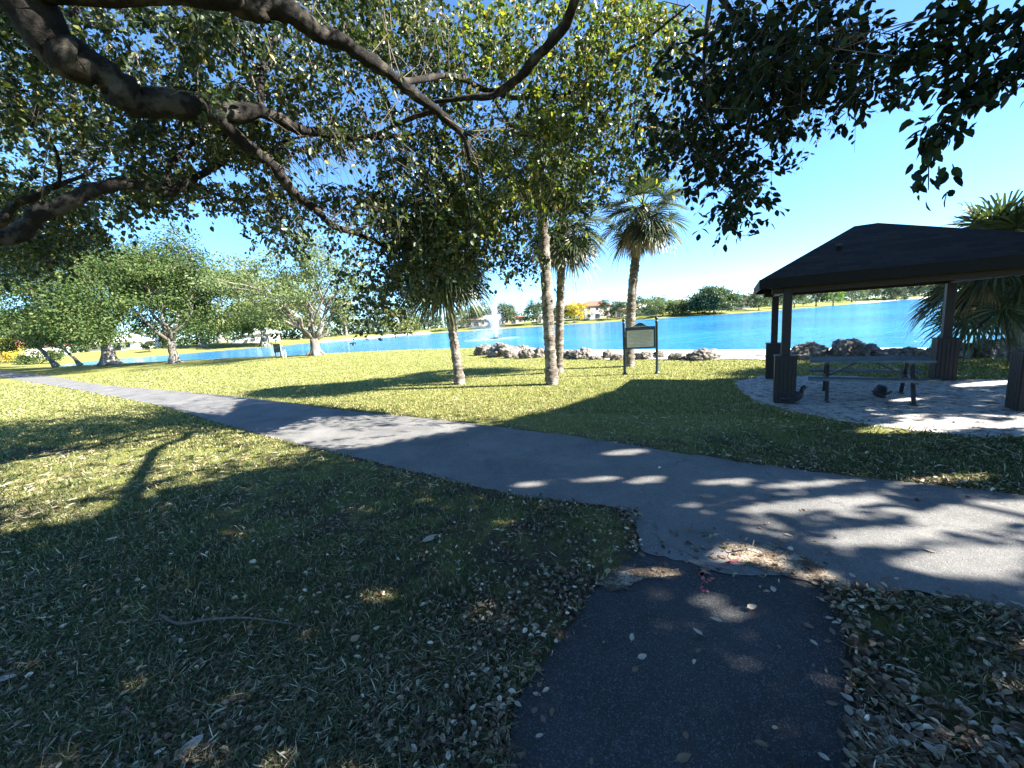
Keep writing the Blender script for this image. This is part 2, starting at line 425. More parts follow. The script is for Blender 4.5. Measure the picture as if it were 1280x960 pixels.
# smooth both sides, keep the mouth of the footpath as drawn
MAIN = [p[:2] for p in smooth_path(up, 5)] + [p[:2] for p in lo]
FOOT = [on(*p)[:2] for p in [(800, 688), (742, 740), (692, 808), (642, 880), (634, 960), (630, 1150), (640, 1500), (1150, 1500), (1100, 1150), (1076, 960), (1062, 830), (1040, 745), (1020, 715), (900, 700)]]
PAD = [on(*p)[:2] for p in [(918, 478), (950, 470), (1060, 470), (1170, 474), (1290, 474), (1500, 480), (1500, 560), (1290, 548), (1200, 545), (1130, 536), (1050, 527), (985, 514), (940, 500), (925, 488)]]
LAKE = [(p[0], p[1]) for p in [on(x, y, WATER_Z) for x, y in [(1330, 428), (1200, 430), (1100, 430), (1000, 431.5), (930, 433.5), (850, 434), (780, 434), (700, 435), (640, 436), (600, 437), (560, 437.5), (490, 440), (430, 443), (370, 446), (300, 449), (219, 453), (130, 455.5)]]]
FARS = [(100, 72), (150, 94), (228, 100), (331, 118), (390, 132), (470, 150), (530, 168), (566, 170), (700, 160), (830, 150), (957, 146), (1020, 165), (1076, 190), (1130, 230), (1280, 262)]
LAKE += [((x - 640) / F * d * 1.0, d) for x, d in FARS]
LAKE += [(360, 240), (330, 140), (190, 55), (90, 26), (50, 17.5)]

def terrain(x, y):
    x = np.asarray(x, float); y = np.asarray(y, float)
    p = np.stack([x, y], -1)
    dd = polydist(p, LAKE); ins = inpoly(p, LAKE)
    r = np.hypot(x, y)
    far = sstep(75, 115, r)
    rampw = 2.5 + 6.0 * sstep(1, 3, x) * (1 - sstep(35, 60, x))
    zn = -.42 + .42 * sstep(0, 1, dd / rampw)
    und = .5 * np.sin(x * .031 + 1.3) * np.cos(y * .027) * sstep(60, 160, r) * sstep(5, 60, dd)
    zf = -.42 + 2.0 * sstep(0, 40, dd) + und
    z = zn * (1 - far) + zf * far
    return np.where(ins, -.42 - np.minimum(1.5, dd * .12), z)

def tz(x, y): return float(terrain(np.array([x]), np.array([y]))[0])
def far_pt(px, d):
    x = (px - 640) / F * d
    return np.array([x, d, tz(x, d)])

# ------------------------------------------------------------------ ground
def build_ground():
    th = np.concatenate([np.radians(np.linspace(-78, 78, 330)), np.radians(np.linspace(80, 280, 61))])
    r = np.concatenate([[0.05], np.geomspace(.35, 1400, 420)])
    T, Rr = np.meshgrid(th, r)
    x = Rr * np.sin(T); y = Rr * np.cos(T); z = terrain(x.ravel(), y.ravel()).reshape(x.shape)
    v = np.stack([x, y, z], -1).reshape(-1, 3)
    nr, nt_ = x.shape
    i = np.arange(nr - 1)[:, None] * nt_; j = np.arange(nt_)[None, :]; j2 = (j + 1) % nt_
    f = np.stack([i + j, i + nt_ + j, i + nt_ + j2, i + j2], -1).reshape(-1, 4)[:, ::-1]
    me = np_mesh('lawn', v, f, True)
    # bare, litter-covered soil under the trees
    p = proj(v); w = np.zeros(len(v))
    g2 = v[:, :2]; w = w + 0.0
    w = .55 * np.exp(-(((g2[:, 0] - .3) / 3.0) ** 2 + ((g2[:, 1] - 2.6) / 1.9) ** 2))
    w = np.maximum(w, .75 * np.exp(-(((g2[:, 0] - 3.2) / 1.7) ** 2 + ((g2[:, 1] - 1.3) / 1.1) ** 2)))
    w = np.maximum(w, .62 * np.exp(-(((g2[:, 0] + 9.2) / 2.2) ** 2 + ((g2[:, 1] - 8.0) / 1.1) ** 2)))
    dm = polydist(v, MAIN)
    w = np.maximum(w, .5 * (1 - sstep(4.5, 9.5, np.hypot(g2[:, 0] * .7, g2[:, 1]))))
    w = np.maximum(w, .55 * np.exp(-(dm / .16) ** 2) * (np.hypot(g2[:, 0], g2[:, 1]) < 14))
    w = np.maximum(w, .6 * np.exp(-(polydist(v, FOOT) / .14) ** 2))
    a = me.attributes.new('wear', 'FLOAT', 'POINT'); a.data.foreach_set('value', w.astype(np.float32))
    tag(link('lawn', me, M['ground']), 'park lawn sloping gently to the lake', kind='structure')
build_ground()

def sheet(name, poly, z, mat, label, step, amp, seed):
    pts = jag(poly, step, amp, seed)
    me = bpy.data.meshes.new(name); me.from_pydata([(p[0], p[1], z) for p in pts], [], [tuple(range(len(pts)))])
    me.update()
    import bmesh
    bm = bmesh.new(); bm.from_mesh(me); bmesh.ops.triangulate(bm, faces=bm.faces[:])
    for f in bm.faces:
        if f.normal.z < 0: f.normal_flip()
    bm.to_mesh(me); bm.free()
    return tag(link(name, me, mat), label, kind='structure')
sheet('footpath', FOOT, .005, M['footpath'], 'narrow dark asphalt footpath joining the main path', .05, .022, 3)
sheet('path', MAIN, .010, M['path'], 'weathered grey asphalt path curving across the park', .06, .035, 7)
sheet('sand_pad', PAD, .006, M['pad_sand'], 'grey sand floor under the picnic pavilion', .08, .10, 11)
sheet('dirt_patch', [on(*p)[:2] for p in [(905, 686), (930, 680), (962, 679), (985, 690), (1010, 702), (1042, 724), (1030, 735), (990, 724), (950, 712), (915, 702)]], .014, M['dirt'], 'sandy dirt washed over the path junction', .03, .035, 17)
sheet('dirt_spill', [on(*p)[:2] for p in [(745, 728), (770, 714), (810, 708), (850, 712), (852, 720), (800, 726), (765, 738)]], .011, M['dirt'], 'small sandy spill beside the leaf litter', .03, .03, 19)

def patch(name, bounds, step, mask, dz, mat, label):
    xs = np.arange(bounds[0], bounds[1], step); ys = np.arange(bounds[2], bounds[3], step)
    X, Y = np.meshgrid(xs, ys); Z = terrain(X.ravel(), Y.ravel()).reshape(X.shape) + dz
    keep = mask(X, Y)
    ny, nx = X.shape
    i = np.arange(ny - 1)[:, None] * nx; j = np.arange(nx - 1)[None, :]
    f = np.stack([i + j, i + j + 1, i + nx + j + 1, i + nx + j], -1).reshape(-1, 4)
    k = keep.ravel()[f].all(1); f = f[k]
    used, inv = np.unique(f, return_inverse=True)
    v = np.stack([X, Y, Z], -1).reshape(-1, 3)[used]
    tag(link(name, np_mesh(name, v, inv.reshape(-1, 4), True), mat), label, kind='structure')

def wob(X, Y, s, a, seed=0.0):
    return a * (np.sin(X * s + seed) * np.cos(Y * s * 1.3 + seed * 2) + .6 * np.sin(X * s * 2.7 + Y * s * 2.1 + seed) + .4 * np.sin(X * s * 6.3 - Y * s * 5.1 + seed))
BEACH = [on(*p)[:2] for p in [(640, 438), (670, 443), (700, 448), (760, 449.5), (850, 450), (960, 450), (1100, 448), (1210, 447), (1400, 446), (1600, 446)]]
BEACHP = [np.array(b) for b in BEACH] + [np.array([40, 26]), np.array([20, 30]), np.array([8, 32]), np.array([-2, 36])]
def beach_mask(X, Y):
    q = np.stack([X + wob(X, Y, 1.3, .18), Y + wob(X, Y, 1.7, .25, 2)], -1)
    return inpoly(q, BEACHP)
patch('beach', (-6, 40, 10, 37), .16, beach_mask, .02, M['sand'], 'pale sand beach along the near lake shore')
def spit_mask(X, Y):
    q = np.stack([X, Y], -1); a = X / Y * F + 640
    return (polydist(q, LAKE) < 14 + wob(X, Y, .2, 3)) & (a > 392) & (a < 545) & (Y > 100)
patch('sand_spit', (-75, -20, 110, 195), .9, spit_mask, .06, M['sand'], 'white sand bank across the lake')
def cove_mask(X, Y):
    q = np.stack([X, Y], -1); a = X / Y * F + 640
    return (polydist(q, LAKE) < 17 + wob(X, Y, .15, 4)) & (a > 1068) & (a < 1290) & (Y > 150)
patch('cove_beach', (150, 360, 170, 300), 1.5, cove_mask, .06, M['sand'], 'white sand cove beach at the far right')
def rim_mask(X, Y):
    q = np.stack([X, Y], -1); a = X / Y * F + 640
    return (polydist(q, LAKE) < 2.2 + wob(X, Y, .2, .6)) & (((a > 100) & (a < 392)) | ((a > 545) & (a < 1068))) & (Y > 70)
patch('shore_sand', (-90, 160, 68, 200), .8, rim_mask, .05, M['dirt'], 'thin sandy rim along the far shore')

mb = MB(); mb.add([(-120, 8, WATER_Z), (420, 8, WATER_Z), (420, 300, WATER_Z), (-120, 300, WATER_Z)], [(0, 1, 2, 3)])
tag(mb.build('water', M['water']), 'blue rippled lake', kind='structure')

# ------------------------------------------------------------------ leaves
def unit(v): return v / np.maximum(np.linalg.norm(v, axis=-1, keepdims=True), 1e-9)

def leaf_arrays(pos, d, n, L, W, six=True, fold=.18, curl=0.0):
    """pos = leaf base, d = direction, n = face normal"""
    d = unit(d); s = unit(np.cross(d, n)); n = np.cross(s, d)
    L = np.asarray(L)[:, None]; W = np.asarray(W)[:, None]
    if six == 8:
        c = np.asarray(curl)
        def st(u, w):
            m = pos + d * (u * L) + n * (fold * W * w * 2 - c * L * u * u)
            return m + s * W * w, m - s * W * w
        r1, l1 = st(.16, .34); r2, l2 = st(.45, .50); r3, l3 = st(.76, .33)
        mid = pos + d * (.45 * L) - n * (c * L * .2); tip = pos + d * L - n * (c * L)
        v = np.stack([pos, r1, r2, r3, tip, l3, l2, l1, mid], 1)
        k = np.arange(len(pos), dtype=np.int32)[:, None] * 9
        f = np.concatenate([k + np.array(q) for q in ((0, 1, 2, 8), (8, 2, 3, 4), (8, 4, 5, 6), (0, 8, 6, 7))])
    elif six:
        b = pos; t = pos + d * L + n * (-curl * L)
        m1 = pos + d * (.32 * L) + n * (fold * W); m2 = pos + d * (.70 * L) + n * (fold * W - curl * L * .35)
        v = np.stack([b, m1 + s * W * .5, m2 + s * W * .42, t, m2 - s * W * .42, m1 - s * W * .5], 1)
        k = np.arange(len(pos), dtype=np.int32)[:, None] * 6
        f = np.concatenate([k + np.array([0, 1, 2, 3]), k + np.array([0, 3, 4, 5])])
    else:
        b = pos; t = pos + d * L; m = pos + d * (.45 * L) + n * (fold * W)
        v = np.stack([b, m + s * W * .5, t, m - s * W * .5], 1)
        k = np.arange(len(pos), dtype=np.int32)[:, None] * 4
        f = np.concatenate([k + np.array([0, 1, 2]), k + np.array([0, 2, 3])])
    return v.reshape(-1, 3), f

def rand_dir(rng, n): return unit(rng.normal(size=(n, 3)))

def clump_leaves(rng, centers, radii, per, L, W, up=.8, shell=.6):
    """leaf-sized faces spread round clump centres"""
    c = np.repeat(np.asarray(centers, float), per, 0); r = np.repeat(np.asarray(radii, float), per, 0)
    n = len(c); d = rand_dir(rng, n)
    rr = rng.random(n) ** shell
    off = d * (r * rr[:, None] if r.ndim > 1 else (r * rr)[:, None])
    pos = c + off
    nrm = unit(rng.normal(size=(n, 3)) + d * .9 + np.array([0, 0, up]))
    dr = rand_dir(rng, n) + d * .5 - np.array([0, 0, .35])
    dr = dr - nrm * (dr * nrm).sum(-1, keepdims=True)
    s = rng.uniform(.65, 1.35, n)
    return leaf_arrays(pos, dr, nrm, L * s, W * s, six=False, fold=.15)

# ------------------------------------------------------------------ generic trees
def limb_pts(rng, a, b, sag, wobble, n=6):
    a = np.asarray(a, float); b = np.asarray(b, float); out = []
    L = np.linalg.norm(b - a)
    for k in range(n + 1):
        t = k / n
        p = a + (b - a) * t
        p = p + np.array([0, 0, sag * L * math.sin(math.pi * t)])
        if 0 < k < n: p = p + np.array([rng.uniform(-1, 1), rng.uniform(-1, 1), rng.uniform(-1, 1)]) * wobble * L
        out.append(p)
    return out

def tree(name, label, cat, loc, h, cw, th, tr, seed, leaf, bark, nclump=70, per=170, lsize=.22, limbs=6, lean=(0, 0), flat=.5, group=None, droop=.0, dens_low=.2, clr=.13, open_=0.0):
    rng = random.Random(seed); nr = np.random.default_rng(seed)
    root = thing(name, label, cat, loc, 0, group)
    base = np.zeros(3); fork = np.array([lean[0], lean[1], th])
    mb = MB()
    tp = limb_pts(rng, base - np.array([0, 0, .15]), fork, 0, .03, 5)
    rad = [tr * (1.7 if i == 0 else 1.25 if i == 1 else 1.0 - .05 * i) for i in range(len(tp))]
    mb.tube(tp, rad, 10, .08, rng)
    for k in range(5):                                   # root flare
        a = k * 1.256 + rng.uniform(-.3, .3)
        mb.tube([(math.cos(a) * tr * .6, math.sin(a) * tr * .6, tr * 1.0), (math.cos(a) * tr * 1.5, math.sin(a) * tr * 1.5, tr * .25), (math.cos(a) * tr * 2.0, math.sin(a) * tr * 2.0, -.06)], [tr * .4, tr * .3, tr * .1], 6)
    mb.build('trunk', M[bark], root)
    cz = th + (h - th) * (.5 - droop * .3); rz = (h - th) * .52 + droop
    cen = []; lm = MB()
    for k in range(limbs):
        a = 2 * math.pi * (k + rng.uniform(-.25, .25)) / limbs
        el = rng.uniform(.25, 1.1); R = cw / 2 * rng.uniform(.65, .92)
        e = np.array([math.cos(a) * R * math.cos(el * .8) + lean[0] * 1.5, math.sin(a) * R * math.cos(el * .8) + lean[1] * 1.5, th + (h - th) * (.25 + .55 * math.sin(el))])
        pts = limb_pts(rng, fork - np.array([0, 0, .12 * th * rng.random()]), e, rng.uniform(.02, .12), .05, 7)
        r0 = tr * rng.uniform(.4, .6) * (.6 if limbs > 8 else 1)
        lm.tube(pts, [r0 * (1 - .85 * i / 7) for i in range(8)], 7, .06, rng)
        for q in range(4):
            i = rng.randint(2, 6); s = np.array(pts[i])
            e2 = s + np.array([rng.uniform(-1, 1), rng.uniform(-1, 1), rng.uniform(-.1, 1)]) * cw * .2 + (e - fork) * .2
            p2 = limb_pts(rng, s, e2, .05, .06, 5)
            lm.tube(p2, [r0 * .45 * (1 - .8 * j / 5) for j in range(6)], 5)
            cen.append(e2)
        cen.append(e)
    lm.build('limbs', M[bark], root)
    cen = [c for c in cen]
    while len(cen) < nclump:
        d = nr.normal(size=3); d /= np.linalg.norm(d)
        if d[2] < -.55 and nr.random() > dens_low: continue
        rr = nr.uniform(.62, 1.0)
        c = np.array([d[0] * cw / 2 * rr + lean[0], d[1] * cw / 2 * rr + lean[1], cz + d[2] * rz * rr])
        if c[2] < th * 1.0 + cw * .03: continue
        # uneven outline
        c[:2] *= 1 + .16 * math.sin(3 * math.atan2(d[1], d[0]) + seed)
        if open_ and nr.random() < open_: continue
        cen.append(c)
    cen = np.array(cen)
    rad = np.stack([nr.uniform(.7, 1.35, len(cen)) * cw * clr] * 2 + [nr.uniform(.5, .95, len(cen)) * cw * clr * .8], -1)
    v, f = clump_leaves(nr, cen, rad, per, lsize, lsize * .62)
    link('crown', np_mesh('crown', v, f), M[leaf], root)
    return root

# ------------------------------------------------------------------ palms
def palm(label, base, top, tr, seed, nfan=26, fan=.85, pet=.75, dead=8, bend=(0, 0), group='sabal palms on the lawn', el_min=-.7, name='palm_tree'):
    rng = random.Random(seed)
    base = np.asarray(base, float); top = np.asarray(top, float) - base
    root = thing(name, label, 'palm tree', base, 0, group)
    tpts = []
    for k in range(25):
        t = k / 24
        p = top * t + np.array([bend[0], bend[1], 0]) * math.sin(math.pi * t)
        tpts.append(p)
    tpts[0] = tpts[0] - np.array([0, 0, .1])
    rr = [tr * (1.25 - .25 * min(1, k / 3)) * (1 - .12 * k / 24) * (1 + (.05 if k % 2 else -.03)) for k in range(25)]
    mb = MB(); PT = smooth_path(tpts, 4); mb.tube(PT, [rr[min(24, i // 4)] * (1 + (.07 if i % 3 == 0 else -.03) + rng.uniform(-.03, .03)) for i in range(len(PT))], 16, .05, rng)
    mb.build('trunk', M['bark_palm'], root)
    bt = MB()                                           # old leaf bases under the crown
    for k in range(22):
        a = k * 2.4; z = -rng.uniform(.0, .45)
        d = np.array([math.cos(a), math.sin(a), 0])
        b0 = top + np.array([0, 0, z]) + d * tr * .8
        bt.bar(b0, b0 + d * rng.uniform(.08, .16) + np.array([0, 0, rng.uniform(.12, .22)]), .07, .03)
    bt.build('leaf_bases', M['bark_palm'], root)
    def fanleaf(mb, az, el, plen, flen, droop, dead=False):
        d = Vector((math.cos(az) * math.cos(el), math.sin(az) * math.cos(el), math.sin(el)))
        side = Vector((-math.sin(az), math.cos(az), 0)); nup = side.cross(d) * -1
        if nup.z < 0 and not dead: nup = -nup
        o = Vector(top) + Vector((0, 0, rng.uniform(-.15, .2)))
        pts = []
        for k in range(5):
            t = k / 4
            pts.append(o + d * plen * t + Vector((0, 0, -droop * plen * t * t)))
        mb.tube(pts, [.022, .018, .015, .013, .011], 5)
        hub = pts[-1]; ax = (pts[-1] - pts[-2]).normalized()
        nup = (nup - ax * nup.dot(ax)).normalized(); side = ax.cross(nup)
        ns = 30; span = math.radians(118 if not dead else 50)
        for k in range(ns):
            u = (k + .5) / ns * 2 - 1
            a = u * span + rng.uniform(-.03, .03)
            L = flen * (1 - .35 * abs(u) ** 2) * rng.uniform(.88, 1.08)
            sd = (ax * math.cos(a) + side * math.sin(a)).normalized()
            fold = nup * (abs(math.sin(a)) * .25)        # V-fold of the blade
            sd = (sd + fold).normalized()
            wv = sd.cross(nup).normalized()
            w = flen * .046
            g = rng.uniform(.22, .5) * (1.2 if dead else 1)
            p1 = hub + sd * L * .45 + Vector((0, 0, -L * g * .10)); p2 = hub + sd * L * .78 + Vector((0, 0, -L * g * .36)); p3 = hub + sd * L * .97 + Vector((0, 0, -L * g * .85))
            q = nup * (.012 if k % 2 else -.012)
            mb.add([hub - wv * w * .15, hub + wv * w * .15, p1 + wv * w * .5 + q, p1 - wv * w * .5 - q, p2 + wv * w * .36, p2 - wv * w * .36, p3],
                   [(0, 1, 2, 3), (3, 2, 4, 5), (5, 4, 6)])
    cr = MB()
    for k in range(nfan):
        az = k * 2.39996 + rng.uniform(-.25, .25)
        el = 1.35 - (1.35 - el_min) * (k / nfan) ** .85 + rng.uniform(-.12, .12)
        fanleaf(cr, az, el, pet * rng.uniform(.8, 1.15), fan * rng.uniform(.85, 1.1), .18 + .12 * (1 - el))
    cr.build('fronds', M['palm'], root)
    if dead:
        dm = MB()
        for k in range(dead):
            az = k * 2 * math.pi / dead + rng.uniform(-.4, .4)
            fanleaf(dm, az, rng.uniform(-1.15, -.8), pet * rng.uniform(.6, .9), fan * rng.uniform(.7, .95), .1, True)
        dm.build('dead_fronds', M['palm_dead'], root)
    return root

b = on(575, 480); palm('short palm leaning left beside the asphalt path, shaggy low crown', b, at(553, 322, b[1] + .1), .155, 21, 52, 1.15, .9, 7, el_min=-.8)
b = on(690, 480.5); palm('tall palm with long pale trunk, front one of the close pair', b, at(674, 196, b[1] + .1), .165, 22, 28, .95, .8, 6)
b = on(698, 466); palm('palm close behind the tall pale trunk, dark fan crown on its right', b, at(703, 280, b[1] - .6), .15, 23, 32, 1.0, .8, 8, el_min=-.85)
b = on(786.5, 458); palm('slim palm standing behind the park sign, tan dead fronds on one side', b, at(803, 262, b[1] + .1), .17, 24, 32, 1.05, .9, 16, bend=(-.12, 0))
b = on(1276, 452); palm('low bushy palm with wide drooping crown behind the picnic pavilion', b, at(1246, 325, b[1] - .3), .17, 25, 40, 1.1, 1.0, 12, el_min=-.95)

# ------------------------------------------------------------------ mid-distance trees
GL = 'oaks on the left bank'
tree('oak_tree', 'largest oak on the left, thick pale trunk and dense grey green crown', 'tree', on(139, 456), 17.5, 19, 3.8, .75, 31, 'leaf_oak', 'bark_oak', 135, 430, .25, 7, dens_low=.7, droop=.4)
tree('oak_tree', 'round oak with thin dark trunk at the water, right of the thick trunked oak', 'tree', on(219, 454), 13.5, 16.5, 2.4, .42, 32, 'leaf_oak', 'bark_oak', 115, 400, .24, 6, dens_low=.8, droop=.9)
tree('leaning_tree', 'small tree with slanting bare trunk near the pink roofed house', 'tree', on(70, 457), 8.5, 9.5, 3.0, .30, 33, 'leaf_oak', 'bark_oak', 55, 340, .25, 5, lean=(-2.0, 0), droop=.4)
tree('leaning_tree', 'thin slanting tree between the small leaning tree and the largest oak', 'tree', on(100, 455.5), 7.2, 8, 2.6, .22, 34, 'leaf_pale', 'bark_oak', 50, 340, .25, 5, lean=(-1.8, 0), droop=.4)
tree('spreading_tree', 'wide spreading pale limbed tree at the lake edge, sparse crown', 'tree', on(395, 444), 11.2, 15.5, 1.6, .5, 35, 'leaf_pale', 'bark_oak', 80, 240, .2, 11, dens_low=.15, clr=.10)
tree('tree', 'dark leafy tree at the left edge of the lawn', 'tree', on(-60, 466), 13.5, 21, 3, .5, 36, 'leaf_oak', 'bark_oak', 120, 330, .26, 6, droop=.6)

def ftree(name, label, px, d, top, wpx, kind, seed, th=.18, n=46, per=90, cat='tree', ls=None, group=None):
    p = far_pt(px, d); pb = proj(p)
    h = (pb[1] - top) * d / F * 1.0; w = wpx * d / F
    return tree(name, label, cat, p, h, w, h * th, max(.18, h * .03), seed, kind, 'bark_oak', n, per, ls or max(.3, w * .045), 4, dens_low=.55, droop=h * .08, clr=.15, group=group)

ftree('tree', 'tall feathery grey green tree behind the left oaks', 285, 150, 316, 34, 'leaf_far', 50, per=60)
ftree('tree', 'broad pale tree rising behind the spreading tree', 338, 128, 304, 92, 'leaf_olive', 51, n=80, per=120)
ftree('tree', 'green tree filling the gap behind the round oak', 262, 125, 336, 70, 'leaf_oak', 52, n=60)
ftree('tree', 'dark green tree behind the slanting trunks', 60, 110, 380, 80, 'leaf_far', 53, n=60)
ftree('tree', 'olive tree behind the white fence', 388, 160, 350, 60, 'leaf_olive', 54)
ftree('tree', 'yellowish green tree above the white sand bank, left one', 440, 178, 360, 52, 'leaf_olive', 55, n=56)
ftree('tree', 'dark narrow tree between two olive trees on the sand bank', 474, 185, 372, 26, 'leaf_fardark', 56)
ftree('tree', 'round olive green tree at the end of the sand bank', 507, 186, 375, 48, 'leaf_olive', 57, n=60, th=.08)
ftree('tree', 'dark treetop left of the short palm trunk', 542, 200, 388, 26, 'leaf_fardark', 58)
ftree('tree', 'grey green tree left of the fountain', 577, 186, 384, 26, 'leaf_far', 59)
ftree('tree', 'round tree behind the fountain spray', 600, 196, 379, 36, 'leaf_far', 60)
ftree('tree', 'broad grey tree just right of the fountain', 634, 184, 376, 40, 'leaf_far', 61, n=60)
ftree('tree', 'tall tree left of the paired palm trunks', 676, 182, 374, 34, 'leaf_far', 62)
ftree('tree', 'green tree right of the paired palm trunks', 704, 176, 380, 24, 'leaf_far', 63)
ftree('tree', 'bright yellow tree beside the red roofed house', 722, 172, 375.5, 30, 'leaf_yellow', 64, n=56)
ftree('tree', 'dark tree directly right of the red roofed house', 764, 176, 374, 24, 'leaf_fardark', 65)
ftree('tree', 'green tree left of the slim palm trunk', 779, 170, 376, 22, 'leaf_far', 66)
ftree('tree', 'tree behind the cream house', 806, 196, 374, 30, 'leaf_far', 67)
ftree('tree', 'tall dark treetop above the pale oak', 828, 205, 369.5, 20, 'leaf_fardark', 68)
ftree('tree', 'small pale tree on the far bank right of the cream house', 824, 160, 373, 26, 'leaf_pale', 69)
ftree('tree', 'loose pale tree on the bank left of the big oak', 845, 166, 373, 28, 'leaf_pale', 70)
ftree('tree', 'grey shrubby tree just left of the big far oak', 866, 176, 373, 22, 'leaf_far', 71)
ftree('oak_tree', 'biggest oak on the far shore, broad domed crown', 895, 160, 356.5, 56, 'leaf_far', 72, n=90, per=130, th=.16)
ftree('tree', 'dark tree right of the big far oak', 930, 178, 368, 24, 'leaf_fardark', 73)
ftree('tree', 'pale round tree left of the pavilion posts', 951, 166, 363, 32, 'leaf_far', 74)
ftree('tree', 'grey tree right of the front pavilion post', 995, 178, 360, 30, 'leaf_far', 75)
ftree('tree', 'dark tree behind the bright green one', 1022, 192, 356, 22, 'leaf_fardark', 76)
ftree('tree', 'bright green tree on the far lawn under the roof', 1043, 188, 357, 24, 'leaf_bright', 77)
ftree('tree', 'grey tree right of the bright green one', 1066, 232, 354, 26, 'leaf_far', 78)
ftree('tree', 'palm like treetop above the cove beach', 1086, 250, 351, 22, 'leaf_far', 79)
ftree('tree', 'leafy tree over the middle of the cove beach', 1106, 265, 347, 28, 'leaf_far', 80)
ftree('tree', 'large leafy tree left of the low bushy palm', 1133, 250, 338, 50, 'leaf_far', 81, n=60)
ftree('tree', 'dark shrubby tree leaning over the cove sand', 1122, 236, 358, 24, 'leaf_fardark', 82, th=.05)
ftree('tree', 'tree seen under the drooping palm fronds', 1180, 285, 340, 50, 'leaf_far', 83)
ftree('tree', 'tree at the right edge across the lake', 1262, 300, 335, 60, 'leaf_far', 84)
ftree('shrub', 'yellow flowering shrub at the left edge beside the pink roofed house', 10, 88, 424, 52, 'leaf_yellow', 85, th=.03, cat='shrub')
ftree('shrub', 'low green shrub in front of the pink roofed house', 58, 86, 440, 44, 'leaf_oak', 86, th=.03, cat='shrub', n=30)
ftree('shrub', 'dark round shrub beside the white fence', 352, 138, 413, 9, 'leaf_fardark', 87, th=.03, cat='shrub', n=24)
ftree('shrub', 'dark shrub between the white roofed house and the round oak', 195, 112, 427, 18, 'leaf_fardark', 88, th=.03, cat='shrub', n=24)

# woods beyond everything, one mass
def woods():
    nr = np.random.default_rng(9); cs = []
    for px in np.arange(-1500, 2700, 3.0):
        d = 215 + 40 * math.sin(px * .013) + (70 * max(0, (px - 1000) / 300)) + nr.uniform(-12, 12)
        if px < 420: d = 165 + nr.uniform(-10, 10)
        x = (px - 640) / F * d; hh = (5.5 + 2.2 * mnoise.noise(Vector((px * .03, 3, 1))) + nr.uniform(-1, 1)) * (d / 215) * (1.9 if px < 420 else 1)
        z0 = 1.4
        for q in range(3): cs.append((x + nr.uniform(-2, 2), d + nr.uniform(-3, 3), z0 + hh * (.2 + .33 * q)))
    v, f = clump_leaves(nr, np.array(cs), np.full(len(cs), 2.4), 26, 1.1, .75)
    tag(link('woods', np_mesh('woods', v, f), M['leaf_far']), 'grey green belt of far woods behind the houses', kind='stuff')
woods()

# ------------------------------------------------------------------ houses
def house(label, px, d, w, dep, wh, rh, wall, roof, rz=0.0, hip=True, storeys=1, cat='house', name='house'):
    p = far_pt(px, d)
    root = thing(name, label, cat, (p[0], p[1], p[2] - .2), rz)
    mb = MB(); mb.box((0, 0, wh / 2), (w, dep, wh)); mb.build('wall', M[wall], root)
    ov = .6; a, b2 = w / 2 + ov, dep / 2 + ov; r = (a - b2 * .95) if hip else a
    r = max(r, .4)
    rf = MB(); e = .22
    rf.add([(-a, -b2, wh + .01), (a, -b2, wh + .01), (a, b2, wh + .01), (-a, b2, wh + .01), (-a, -b2, wh + e), (a, -b2, wh + e), (a, b2, wh + e), (-a, b2, wh + e), (-r, 0, wh + rh), (r, 0, wh + rh)],
           [(3, 2, 1, 0), (0, 1, 5, 4), (1, 2, 6, 5), (2, 3, 7, 6), (3, 0, 4, 7), (4, 5, 9, 8), (5, 6, 9), (6, 7, 8, 9), (7, 4, 8)])
    rf.build('roof', M[roof], root)
    nw = max(2, int(w / 3.2))
    for s in range(storeys):
        for k in range(nw):
            x = -w / 2 + (k + .5) * w / nw; z = 1.5 + s * 2.9
            big = (k == nw // 2 and s == 0)
            fr = MB(); ww, hh = (2.2, 2.1) if big else (1.3, 1.3)
            z = 1.15 if big else z
            fr.box((x, -dep / 2 - .03, z), (ww + .2, .10, hh + .2)); f = fr.build('window', M['wall_white'], root)
            pn = MB(); pn.box((x, -dep / 2 - .07, z), (ww, .06, hh)); pn.build('pane', M['glass'], f)
    return root
house('two storey cream house with red tile roof beside the yellow tree', 746, 186, 12, 9, 5.6, 2.6, 'wall_cream', 'tile_red', .2, storeys=2)
house('low tan roofed cream house right of the slim palm trunk', 797, 184, 15, 10, 3.0, 2.2, 'wall_cream', 'tile_tan', .1)
house('white house with pale roof beside the small pale tree', 812, 182, 9, 9, 2.8, 2.3, 'wall_white', 'tile_white', -.2)
house('beige house with tan roof left of the fountain', 601, 200, 16, 10, 3.0, 2.4, 'wall_tan', 'tile_tan', .1)
house('red brown roofed house right of the fountain', 641, 196, 13, 10, 2.9, 1.9, 'wall_tan', 'tile_red', .15)
house('small white house low between trees left of the slim palm', 783, 186, 8, 8, 2.8, 1.6, 'wall_white', 'tile_white', 0)
house('white walled house under the big far oak', 905, 184, 20, 10, 2.9, 1.7, 'wall_white', 'tile_tan', -.1)
house('pale gabled house right of the big far oak', 924, 192, 10, 9, 3.2, 2.4, 'wall_white', 'tile_white', -.2)
house('house with bright pink red roof at the left edge', 44, 104, 13, 9, 2.5, 2.6, 'wall_white', 'tile_pink', -.1)
house('white roofed house seen between the thick trunked and round oaks', 168, 122, 13, 9, 2.3, 2.6, 'wall_white', 'tile_white', 0)
house('white house with steep pale roof left of the spreading tree', 338, 146, 8, 8, 3.0, 3.0, 'wall_white', 'tile_white', .2)
house('low white shed on the bank left of the paired palms', 690, 190, 8, 7, 2.5, 1.3, 'wall_white', 'tile_tan', .1)
